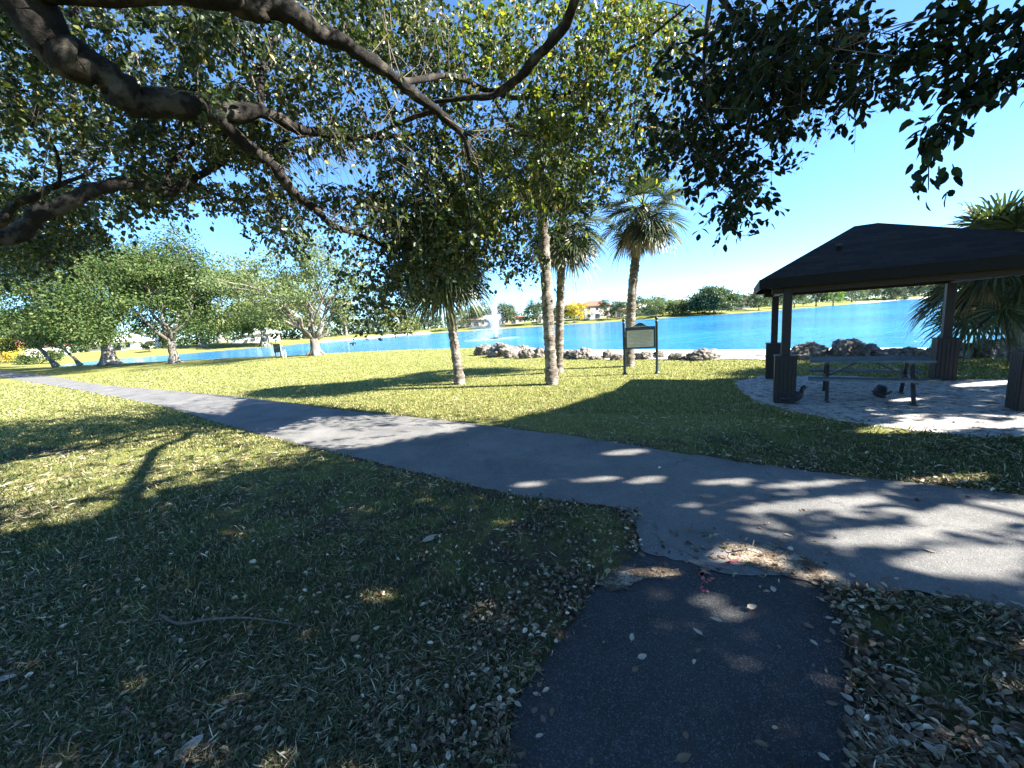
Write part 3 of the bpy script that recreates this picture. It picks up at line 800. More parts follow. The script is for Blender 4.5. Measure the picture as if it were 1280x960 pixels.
# white fence by the left far house
pf = far_pt(318, 140); fr = thing('picket_fence', 'white picket fence in front of the left far houses', 'fence', pf, .15)
pm = MB(); rm = MB()
for k in range(40): pm.box((-6 + k * .3, 0, .75), (.17, .03, 1.5))
rm.box((0, .04, .4), (12.2, .05, .12)); rm.box((0, .04, 1.2), (12.2, .05, .12))
pm.build('pickets', M['wall_white'], fr); rm.build('rails', M['wall_white'], fr)
# shoreline pole
pp = far_pt(1071, 196); tp = thing('lamp_post', 'thin pale pole on the far bank above the cove', 'pole', pp)
m1 = MB(); m1.tube([(0, 0, 0), (0, 0, 3), (0, 0, 6.2)], [.1, .08, .07], 8); m1.build('pole', M['steel'], tp)
m1 = MB(); m1.box((.25, 0, 6.25), (.7, .22, .14)); m1.build('lamp_head', M['steel'], tp)

# ------------------------------------------------------------------ fountain
def fountain():
    nr = np.random.default_rng(4)
    p = on(620, 423.5, WATER_Z)
    root = thing('fountain', 'white fountain jets spraying up from the lake', 'fountain', p)
    mb = MB(); mb.lathe((0, 0, 0), [(.9, -.1), (1.0, .05), (.9, .14), (.3, .18), (.15, .35)], 20); mb.build('float', M['iron'], root)
    def drops(P, s, name, mat):
        n = len(P); s = np.asarray(s)
        d = rand_dir(nr, n); nn = rand_dir(nr, n)
        v, f = leaf_arrays(P, d, nn, s * 1.5, s, six=False, fold=0.3)
        link(name, np_mesh(name, v, f), M[mat], root)
    Hh = 4.9
    t = nr.random(5200) ** .7
    P = np.stack([nr.normal(size=5200) * (.05 + .26 * t * t), nr.normal(size=5200) * (.05 + .26 * t * t), .2 + Hh * t * (1 - .0 * t)], -1)
    k = nr.random(5200) < .45; P[k, 2] *= nr.random(k.sum()) ** .5; P[k, :2] *= 1.9
    drops(P, nr.uniform(.03, .085, 5200), 'jet', 'spray')
    for j in range(14):
        a = j * 2 * math.pi / 14; n = 620; t = nr.random(n)
        hh = 3.1; R = 1.25
        s = t * 1.0
        rad = R * s; z = .2 + 4 * hh * (s * .56) * (1 - s * .56) * 1.0
        P = np.stack([math.cos(a) * rad, math.sin(a) * rad, z], -1) + nr.normal(size=(n, 3)) * (.03 + .13 * s)[:, None]
        P[:, 0] -= .5 * s ** 2
        drops(P, nr.uniform(.025, .07, n), 'jet', 'spray')
    n = 9000
    P = np.stack([-1.5 + nr.normal(size=n) * 1.35, nr.normal(size=n) * 1.0, np.abs(nr.normal(size=n)) * 1.15 + .03], -1)
    P[:, 2] += np.clip(P[:, 0] + 2.2, 0, 2) * .5 * nr.random(n)
    drops(P, nr.uniform(.03, .10, n), 'mist', 'mist')
    n = 3500; a = nr.random(n) * 2 * math.pi; r = nr.random(n) ** .5 * 4.2
    drops(np.stack([np.cos(a) * r - .7, np.sin(a) * r, np.full(n, .03)], -1), nr.uniform(.03, .08, n), 'foam', 'mist')
fountain()

# ------------------------------------------------------------------ boulders
def boulder(label, px, py, wpx, hpx, seed, group='boulders along the beach', zoff=0.0, depth=.8):
    import bmesh
    g = on(px, py)
    z = tz(g[0], g[1]); g = on(px, py, z); z = tz(g[0], g[1]); g = on(px, py, z)
    w = wpx * g[1] / F; h = hpx * g[1] / F
    bm = bmesh.new(); bmesh.ops.create_icosphere(bm, subdivisions=5, radius=1)
    off = Vector((seed * 3.7, seed * 1.9, seed * .7))
    for v in bm.verts:
        n = v.co.normalized()
        r = 1 + .34 * mnoise.noise(n * 1.3 + off) + .17 * mnoise.noise(n * 3.0 + off) + .09 * mnoise.noise(n * 7 + off) + .05 * mnoise.noise(n * 15 + off)
        c = mnoise.cell(n * 2.2 + off) * .10
        rg = abs(mnoise.noise(n * 4.2 + off * 2)); r -= .20 * max(0, .16 - rg) / .16 * .6
        v.co = n * (r - c)
        v.co.x *= w * .5; v.co.y *= w * .5 * depth; v.co.z *= h * .62
        v.co.z = max(v.co.z, -h * .3) + h * .3
    me = bpy.data.meshes.new('boulder'); bm.to_mesh(me); bm.free()
    me.polygons.foreach_set('use_smooth', [True] * len(me.polygons))
    o = link('boulder', me, M['rock'], None, (g[0], g[1] + w * .25, z - h * .12)); o.rotation_euler = (0, 0, (seed * 1.3) % .8 - .4)
    return tag(o, label, 'boulder', group)
GB = 'pale boulders heaped left of the palms'
for L, x, y, w, h, s in [
    ('pale boulder at the left end of the heap by the water', 606, 444, 26, 16, 1),
    ('largest pale boulder in the heap, second from its left end', 629, 446, 38, 20, 2),
    ('small low boulder in front of the largest pale boulder', 640, 447.5, 18, 10, 3),
    ('rounded pale boulder at the back right of the heap', 653, 443, 22, 14, 4),
    ('dark pitted boulder right of the heap middle', 660, 448, 22, 14, 5),
    ('grey pitted boulder just left of the tall palm trunk', 674, 447, 22, 15, 6),
    ('dark boulder just right of the paired palm trunks', 707, 447, 22, 13, 7),
    ('black rounded boulder beside the brown one right of the palms', 716, 447.5, 17, 13, 8),
    ('big dark brown boulder between the palms and the sign', 729, 448.5, 26, 16, 9),
    ('low flat stone left of the sign', 746, 449.5, 18, 6, 10),
    ('pale stone with a dark top left of the sign post', 762, 448, 16, 13, 11),
    ('dark low boulder touching the left sign post', 773, 450, 18, 9, 12)]:
    boulder(L, x, y, w, h, s, GB)
for L, x, y, w, h, s in [
    ('dark boulder seen under the sign panel', 806, 449, 28, 12, 13),
    ('pale boulder behind the right sign post', 824, 448, 16, 12, 14),
    ('small brown boulder left of the pale flat one on the sand', 848, 450, 20, 11, 15),
    ('tiny dark stone between two boulders on the sand', 861, 450.3, 10, 4, 16),
    ('wide pale boulder on the sand right of the sign', 885, 450, 40, 16, 17),
    ('dark rounded boulder with a pale patch right of the pavilion posts', 1017, 449, 46, 24, 18),
    ('tall dark peaked boulder behind the picnic table', 1070, 448, 52, 30, 19),
    ('dark boulder leaning on the peaked one behind the table', 1091, 448, 28, 21, 20),
    ('long low dark boulder left of the rear pavilion post', 1137, 449, 52, 17, 21),
    ('long dark rock right of the rear pavilion post', 1210, 447, 70, 26, 22),
    ('dark rock left of the palm trunk by the frame edge', 1250, 447, 50, 26, 23),
    ('round boulder highest up beside the low palm trunk', 1272, 443, 26, 28, 24)]:
    boulder(L, x, y, w, h, s, depth=.7)

# ------------------------------------------------------------------ pavilion
YAW = math.radians(-30)
u = np.array([math.cos(YAW), math.sin(YAW), 0]); vv = np.array([-math.sin(YAW), math.cos(YAW), 0])
PC = np.array([7.45, 8.21, 0])
PW, PD = 3.17, 3.09
pav = thing('pavilion', 'dark brown picnic pavilion with hipped shingle roof and boxed posts', 'pavilion', PC, YAW)
EZ, AZ = 2.22, 3.36
for sx in (-1, 1):
    for sy in (-1, 1):
        mb = MB(); mb.box((sx * PW / 2, sy * PD / 2, 1.13 + .45), (.145, .145, 2.26 - .9 + .16)); po = mb.build('post', M['wood_dark'], pav, .008)
        mb = MB(); mb.box((sx * PW / 2, sy * PD / 2, .45), (.33, .33, .90))
        mb.box((sx * PW / 2, sy * PD / 2, .915), (.36, .36, .03))
        for k in range(-2, 3):
            for (dx, dy, sz) in ((k * .066, -.168, (.056, .012, .86)), (k * .066, .168, (.056, .012, .86)), (-.168, k * .066, (.012, .056, .86)), (.168, k * .066, (.012, .056, .86))):
                mb.box((sx * PW / 2 + dx, sy * PD / 2 + dy, .45), sz)
        mb.build('post_base', M['wood_dark'], pav)
bm_ = MB()
for sy in (-1, 1): bm_.box((0, sy * PD / 2, EZ - .02), (PW + .5, .10, .20))
for sx in (-1, 1): bm_.box((sx * PW / 2, 0, EZ - .025), (.10, PD - .11, .18))
bm_.build('beam', M['wood_dark'], pav, .006)
ox0, ox1, oy = -PW / 2 - .44, PW / 2 + .80, PD / 2 + .44
def roof():
    ax0, ax1 = -.38, -.02
    me = bpy.data.meshes.new('roof')
    t = .16
    V = [(ox0, -oy, EZ + t), (ox1, -oy, EZ + t), (ox1, oy, EZ + t), (ox0, oy, EZ + t), (ax0, 0, AZ), (ax1, 0, AZ)]
    V += [(x, y, z - .10) for x, y, z in V]
    Fs = [(0, 1, 5, 4), (1, 2, 5), (2, 3, 4, 5), (3, 0, 4), (7, 6, 10, 11), (8, 7, 11), (9, 8, 11, 10), (6, 9, 10), (0, 6, 7, 1), (1, 7, 8, 2), (2, 8, 9, 3), (3, 9, 6, 0)]
    me.from_pydata(V, [], Fs); uvl = me.uv_layers.new(name='UVMap')
    for p in me.polygons:
        n = p.normal; h = Vector((-n.y, n.x, 0))
        h = h.normalized() if h.length > 1e-4 else Vector((1, 0, 0)); w = n.cross(h)
        for li in p.loop_indices:
            c = me.vertices[me.loops[li].vertex_index].co
            uvl.data[li].uv = (c.dot(h), c.dot(w))
    return link('roof', me, M['shingle'], pav)
rf = roof()
fm = MB()
fm.box(((ox0 + ox1) / 2, -oy - .018, EZ + .065), (ox1 - ox0 + .07, .03, .17)); fm.box(((ox0 + ox1) / 2, oy + .018, EZ + .065), (ox1 - ox0 + .07, .03, .17))
fm.box((ox0 - .018, 0, EZ + .065), (.03, 2 * oy, .165)); fm.box((ox1 + .018, 0, EZ + .065), (.03, 2 * oy, .165))
fm.build('fascia', M['wood_fascia'], rf)
rm = MB()
for k in range(7):
    x = ox0 + .3 + k * (ox1 - ox0 - .6) / 6
    q = min(1, (x - ox0) / (-.38 - ox0)) if x < -.2 else min(1, (ox1 - x) / (ox1 + .02))
    for s in (-1, 1):
        rm.bar((x, s * (oy - .05), EZ + .02), (x, s * oy * (1 - q) if q < 1 else s * .05, EZ + .02 + (AZ - EZ - .16) * q * .98), .045, .09)
rm.build('rafters', M['wood_dark'], pav)
cp = MB(); cp.lathe((0, 0, 0), [(.035, 0), (.035, .07), (.05, .075), (.05, .12), (.012, .13)], 10)
c = cp.build('vent_pipe', M['steel'], rf); c.location = (-.78, -oy * .55, EZ + .16 + (AZ - EZ - .16) * .45 - .01)

# ------------------------------------------------------------------ picnic table
TC = np.array([6.85, 7.62, 0.006])
tab = thing('picnic_table', 'blue grey picnic table with attached benches under the pavilion roof', 'picnic table', TC, math.radians(-36))
TL = 1.75
mb = MB()
for k in range(5): mb.box((0, (k - 2) * .148, .735), (TL, .14, .045))
mb.build('tabletop', M['table_blue'], tab, .006)
for s in (-1, 1):
    mb = MB()
    for k in range(2): mb.box((0, s * (.62 + .145 * (k - .5)), .435), (TL + (.06 if s < 0 else 0), .137, .042))
    mb.build('bench_seat', M['table_blue'], tab, .006)
for sx in (-1, 1):
    X = sx * .60
    mb = MB()
    for s in (-1, 1):
        mb.bar((X, s * .20, .70), (X, s * .56, .02), .055, .055)
        mb.box((X, s * .60, .015), (.07, .24, .03))
    mb.bar((X, -.66, .395), (X, .66, .395), .05, .05); mb.bar((X, -.32, .69), (X, .32, .69), .05, .045)
    mb.build('leg_frame', M['steel'], tab)
    mb = MB(); mb.bar((X, 0, .40), (sx * .10, 0, .70), .035, .035); mb.build('brace', M['steel'], tab)
# ------------------------------------------------------------------ ducks
def duck(label, px, py, rz, tucked, seed, scale=1.0):
    rng = random.Random(seed); g = on(px, py)
    root = thing('duck', label, 'duck', (g[0], g[1], .008), rz, 'ducks resting on the sand')
    mb = MB(); s = scale
    if tucked:
        pts = [(-.27, 0, .10), (-.20, 0, .105), (-.10, 0, .125), (.02, 0, .135), (.12, 0, .135), (.17, 0, .15), (.16, .01, .19), (.11, .02, .215), (.05, .03, .215), (.01, .03, .205)]
        rad = [.02, .06, .105, .13, .11, .085, .062, .05, .042, .012]
    else:
        pts = [(-.34, 0, .12), (-.26, 0, .115), (-.16, 0, .12), (-.04, 0, .13), (.08, 0, .14), (.15, 0, .17), (.18, 0, .215), (.195, 0, .26), (.215, 0, .295), (.245, 0, .305), (.275, 0, .30)]
        rad = [.015, .05, .09, .118, .105, .07, .046, .038, .045, .042, .018]
    pts = [tuple(c * s for c in p) for p in pts]; rad = [r * s for r in rad]
    P = smooth_path(pts, 4); R_ = list(np.interp(np.linspace(0, len(pts) - 1, len(P)), range(len(pts)), rad))
    P = [np.array([p[0], p[1], max(p[2], r * .92)]) for p, r in zip(P, R_)]
    mb.tube(P, R_, 14, .02, rng); mb.build('body', M['duck'], root)
    for sd in (-1, 1):
        w = MB(); pts = [(.06 * s, sd * .095 * s, .15 * s), (-.06 * s, sd * .118 * s, .15 * s), (-.18 * s, sd * .085 * s, .14 * s), (-.30 * s, sd * .03 * s, .135 * s)]
        w.tube(smooth_path(pts, 4), list(np.interp(np.linspace(0, 3, 13), range(4), [.02 * s, .05 * s, .042 * s, .01 * s])), 8, 0, None, True, .45); w.build('wing', M['duck'], root)
    if not tucked:
        b = MB(); b.tube([(.27 * s, 0, .298 * s), (.31 * s, 0, .29 * s), (.345 * s, 0, .283 * s)], [.022 * s, .016 * s, .010 * s], 8, 0, None, True, .6); b.build('bill', M['duck_red'], root)
        b = MB(); b.tube([(.235 * s, 0, .315 * s), (.268 * s, 0, .312 * s)], [.0405 * s, .026 * s], 8); b.build('face', M['duck_red'], root)
duck('black duck sitting beside the front left post base', 992, 503.5, .15, False, 1, .92)
duck('black duck resting low on the sand under the picnic table', 1101, 498.5, 1.0, True, 2, .95)

# ------------------------------------------------------------------ park sign
sl = on(781, 468.2); sr = on(821.5, 467.0)
sm = (sl + sr) / 2; dv = sr - sl; SW = float(np.linalg.norm(dv[:2])); srz = math.atan2(dv[1], dv[0])
sg = thing('park_sign', 'cream park notice sign on two dark posts with ball finials', 'sign', sm, srz)
for s in (-1, 1):
    mb = MB(); mb.lathe((s * SW / 2, 0, 0), [(.085, 0), (.085, .025), (.06, .05), (.042, .09), (.038, 1.62), (.05, 1.63), (.05, 1.655), (.024, 1.665), (.024, 1.69), (.048, 1.715), (.052, 1.74), (.042, 1.765), (.012, 1.79)], 16)
    mb.build('post', M['iron'], sg)
fr = MB(); PZ0, PZ1 = .86, 1.40; iw = SW - .09
for z in (PZ0 - .02, PZ1 + .02): fr.box((0, 0, z), (iw, .05, .045))
for s in (-1, 1): fr.box((s * (iw / 2 - .022), 0, (PZ0 + PZ1) / 2), (.045, .046, PZ1 - PZ0 + .0))
fr.build('frame', M['iron'], sg)
pn = MB(); pn.box((0, 0, (PZ0 + PZ1) / 2), (iw - .09, .025, PZ1 - PZ0)); pan = pn.build('panel', M['panel'], sg)
ar = MB(); NA = 20; prof = []
for k in range(NA + 1):
    x = -iw / 2 + iw * k / NA; a = abs(x) / (iw / 2)
    prof.append((x, PZ1 + .10 + .13 * (math.cos(min(a / .62, 1) * math.pi) * .5 + .5)))
vs = [(x, -.02, PZ1 + .045) for x, z in prof] + [(x, -.02, z) for x, z in prof] + [(x, .02, PZ1 + .045) for x, z in prof] + [(x, .02, z) for x, z in prof]
n1 = NA + 1; fs = []
for k in range(NA):
    fs += [(k, k + 1, n1 + k + 1, n1 + k), (2 * n1 + k + 1, 2 * n1 + k, 3 * n1 + k, 3 * n1 + k + 1), (n1 + k, n1 + k + 1, 3 * n1 + k + 1, 3 * n1 + k), (k + 1, k, 2 * n1 + k, 2 * n1 + k + 1)]
fs += [(0, n1, 3 * n1, 2 * n1), (n1 - 1, 3 * n1 - 1, 4 * n1 - 1, 2 * n1 - 1)]
ar.add(vs, fs); arch = ar.build('header', M['iron'], sg)
rng = random.Random(5)
tx = MB()
def wordline(mb, y, x0, x1, z, h, rng):
    x = x0
    while x < x1:
        w = rng.uniform(.018, .07)
        if x + w > x1: w = x1 - x
        # each word is a run of letter-like strokes
        k = x
        while k < x + w - .004:
            mb.box((k + .003, y, z + rng.uniform(-.001, .002)), (.0055, .003, h * rng.choice((.7, .7, 1.0)))); k += .0088
        mb.box((x + w / 2, y + .0005, z - h * .12), (w, .002, h * .3))
        x += w + .022
zz = PZ1 - .05
for k, (ww) in enumerate([.30, .34, .34, .30, .34, .26, .34, .32, .20, .34, .30]):
    wordline(tx, -.0145, -ww, ww, zz, .016, rng); zz -= .044
tx.build('lettering', M['ink'], pan)
t2 = MB(); wordline(t2, -.0225, -.22, .22, PZ1 + .115, .05, rng); t2.build('title', M['panel'], arch)

# ------------------------------------------------------------------ small dark panel by the lake
g = on(349, 447.5); ps = thing('notice_board', 'small dark panel on pale legs at the water beside the spreading tree', 'sign', g)
mb = MB(); mb.box((-.08, 0, .98), (.66, .06, .84)); mb.build('panel', M['iron'], ps, .02)
for x in (-.32, .16): 
    mb = MB(); mb.box((x, .06, .45), (.09, .07, .92)); mb.build('leg', M['steel'], ps)
mb = MB(); mb.box((.38, .1, .64), (.09, .09, 1.3)); mb.box((.62, .1, .62), (.07, .07, 1.2)); mb.build('stake', M['wall_white'], ps)

# ------------------------------------------------------------------ the shade trees
def shadow(p): return p[..., :3] - (p[..., 2:3]) * np.array([1.33, -.30, 1.0]) * -1 * np.array([-1, -1, 1]) if False else np.stack([p[..., 0] - 1.33 * p[..., 2], p[..., 1] + .30 * p[..., 2]], -1)
PX = lambda pts: [on(x, y)[:2] for x, y in pts]
LIT = [(PX([(90, 471), (110, 478), (300, 497), (440, 512), (560, 525), (640, 522), (700, 510), (795, 478), (940, 474), (975, 449), (600, 440), (300, 453)]), .97),
       (PX([(0, 575), (0, 668), (70, 655), (170, 625), (330, 585), (400, 560), (330, 545), (240, 530), (120, 545)]), .60),
       (PX([(400, 560), (440, 562), (520, 546), (600, 533), (500, 518), (380, 522), (330, 545)]), .80),
       (PX([(100, 482), (200, 486), (300, 500), (280, 522), (200, 507), (100, 489)]), .85),
       (PX([(0, 485), (110, 486), (200, 505), (120, 508), (0, 507)]), .9)]
DAP = []
for cx, cy, rx, ry in [(1010, 632, 95, 8), (1225, 644, 85, 19), (1100, 671, 75, 11), (1200, 702, 90, 20), (945, 690, 62, 15), (1020, 722, 30, 8), (800, 718, 45, 8), (890, 748, 28, 9), (912, 768, 30, 9), (945, 828, 30, 7), (930, 790, 22, 6),
                       (780, 566, 30, 4), (745, 600, 30, 4), (660, 606, 24, 4), (805, 601, 26, 5), (1010, 606, 60, 4), (1040, 508, 24, 2.5), (1150, 533, 80, 7), (1230, 480, 40, 3), (1270, 530, 30, 5), (470, 747, 28, 7), (905, 603, 40, 4), (1180, 600, 60, 5), (1250, 858, 26, 7), (1215, 815, 20, 6), (860, 632, 18, 3), (1130, 500, 20, 2)]:
    c = on(cx, cy)[:2]; ex = on(cx + rx, cy - rx * .068)[:2] - c; ey = on(cx, cy + ry)[:2] - c
    DAP.append((c, np.linalg.inv(np.stack([ex, ey], 1))))
def lit_reject(P, rng, soft=1.0):  # thins both crowns so sun reaches the chosen ground patches
    g = shadow(P); rej = np.zeros(len(P), bool)
    for poly, pr in LIT: rej |= inpoly(g, poly) & (rng.random(len(P)) < pr * soft)
    for c, inv in DAP:
        q = (g - c) @ inv.T
        rej |= ((q * q).sum(-1) < 1.1)
    return rej

HOLES = [(270, 85, 26, 20), (405, 205, 55, 24), (235, 292, 85, 40), (128, 206, 34, 14), (60, 175, 34, 12), (140, 262, 14, 12), (330, 330, 30, 20), (40, 165, 18, 10), (300, 215, 30, 12), (500, 30, 9, 18), (700, 40, 10, 14)]
EL1 = [(110, 60, 210, 105, 1.0, 5.0, 8.5), (370, 70, 200, 120, 1.25, 6.0, 9.5), (30, 190, 110, 70, .45, 7, 11), (230, 190, 130, 62, .5, 6.0, 9), (50, 275, 75, 50, .7, 7.5, 10.5), (15, 310, 45, 35, .25, 7.5, 10.5),
       (550, 275, 72, 55, .75, 7.5, 10.5), (552, 325, 66, 42, .34, 8, 10.5), (430, 240, 110, 75, .75, 6.5, 9.5), (340, 275, 55, 35, .2, 6.5, 9), (475, 355, 50, 60, .28, 7.5, 9.5), (560, 225, 100, 70, .95, 7.0, 11), (640, 160, 130, 115, 1.9, 7.5, 14), (770, 105, 150, 110, 2.4, 7.0, 14), (650, 40, 220, 60, 1.6, 7, 14),
       (685, 280, 48, 80, .45, 7.5, 10), (800, 190, 95, 62, .75, 7.0, 10.5), (180, 240, 60, 40, .2, 6.5, 9), (640, 300, 30, 45, .2, 7.5, 9.5), (760, 235, 50, 30, .2, 8, 10)]
EL2 = [(905, 55, 105, 70, .8, 3.3, 5.2), (1030, 50, 92, 62, .75, 2.9, 4.2), (1005, 85, 90, 42, .35, 2.9, 4.0), (890, 175, 72, 52, .4, 3.6, 5.2), (905, 225, 42, 38, .14, 3.4, 4.4), (850, 140, 60, 60, .3, 4, 6), (940, 120, 60, 60, .35, 3.4, 5), (912, 262, 16, 16, .03, 3.4, 3.6)]
def canopy(rng, ells, n, soft):
    w = np.array([e[2] * e[3] * 0 + e[4] for e in ells]); w /= w.sum()
    out = []; have = 0
    while have < n:
        k = rng.choice(len(ells), 4000, p=w); E = np.array([ells[i] for i in k])
        a = rng.random(4000) * 2 * np.pi; r = rng.random(4000) ** .5 * (1 + .10 * np.sin(5 * a + E[:, 0]))
        px = E[:, 0] + np.cos(a) * r * E[:, 2]; py = E[:, 1] + np.sin(a) * r * E[:, 3]
        d = E[:, 5] + rng.random(4000) * (E[:, 6] - E[:, 5])
        P = at(px, py, d); ok = ~lit_reject(P, rng, soft)
        for hx, hy, rx, ry in HOLES: ok &= ((px - hx) / rx) ** 2 + ((py - hy) / ry) ** 2 > 1
        # clumpiness: leaves gather in sprays and leave gaps
        cl = np.array([mnoise.noise(Vector(p) * 1.15) for p in P])
        ok &= cl > rng.uniform(-.55, .15, 4000)
        ok &= P[:, 2] < 14
        out.append(P[ok]); have += ok.sum()
    return np.concatenate(out)[:n]

def sprays(rng, C, per, tw, L, ratio=.60, hang=.55, six=True):
    """each point is a spray: a short drooping twig with leaves along it"""
    n = len(C)
    d = rand_dir(rng, n) * np.array([1, 1, .6]) - np.array([0, 0, hang]); d = unit(d)
    ln = rng.uniform(.6, 1.3, n) * tw
    t = rng.random((n, per)); t = np.sort(t, 1)
    az = rand_dir(rng, n * per).reshape(n, per, 3)
    base = C[:, None, :] + d[:, None, :] * (t * ln[:, None])[..., None] - np.array([0, 0, 1]) * (t ** 2 * .18 * ln[:, None])[..., None]
    ld = unit(d[:, None, :] * .7 + az * .9 - np.array([0, 0, .25]))
    nn = unit(rng.normal(size=(n, per, 3)) * .75 + np.array([0, 0, .9]))
    s = rng.uniform(.6, 1.25, (n, per)) * L
    P = base + az * .012
    v, f = leaf_arrays(P.reshape(-1, 3), ld.reshape(-1, 3), nn.reshape(-1, 3), s.ravel(), (s * ratio).ravel(), six, .14, .12)
    tips = C + d * ln[:, None] - np.array([0, 0, 1]) * (.18 * ln)[:, None]
    return v, f, tips

def cull(v, f, k, rng, soft=.9):
    """drop the leaves whose shadow would fall on ground kept sunlit"""
    n = len(v) // k; keep = ~lit_reject(v.reshape(n, k, 3).mean(1), rng, soft)
    v = v.reshape(n, k, 3)[keep].reshape(-1, 3)
    idx = np.full(n, -1); idx[keep] = np.arange(keep.sum())
    q = f[:, 0] // k; g = keep[q]
    return v, (f[g] - (q[g] * k)[:, None] + (idx[q[g]] * k)[:, None]).astype(np.int32)

def prism_twigs(A, B, ra, rb):
    """thin three-sided twigs from A to B"""
    d = unit(B - A); x = unit(np.cross(d, np.array([.31, .77, .55]))); y = np.cross(d, x); vs = []
    for P, r in ((A, ra), (B, rb)):
        for k in range(3):
            a = 2 * math.pi * k / 3
            vs.append(P + (x * math.cos(a) + y * math.sin(a)) * np.asarray(r).reshape(-1, 1))
    v = np.stack(vs, 1).reshape(-1, 3); k = np.arange(len(A))[:, None] * 6
    f = np.concatenate([k + np.array([i, (i + 1) % 3, 3 + (i + 1) % 3, 3 + i]) for i in range(3)])
    return v, f

def limb(parent, pts, rads, rng, name='limb', seg=12, jit=.07):
    P = smooth_path(pts, 7); r = np.interp(np.linspace(0, len(rads) - 1, len(P)), range(len(rads)), rads)
    ph = rng.uniform(0, 9)
    P = [p + np.array([rng.uniform(-1, 1) for _ in range(3)]) * rr * .14 + np.array([math.sin(i * .55 + ph), math.cos(i * .47 + ph), math.sin(i * .63 + ph * 2)]) * min(rr, .07) * .30 for i, (p, rr) in enumerate(zip(P, r))]
    r = r * .88
    r = [k * (1 + .10 * math.sin(i * .9 + ph) + rng.uniform(-.05, .05)) for i, k in enumerate(r)]
    mb = MB(); mb.tube(P, list(r), seg, jit, rng); mb.build(name, M['bark'], parent)
    return np.array(P)

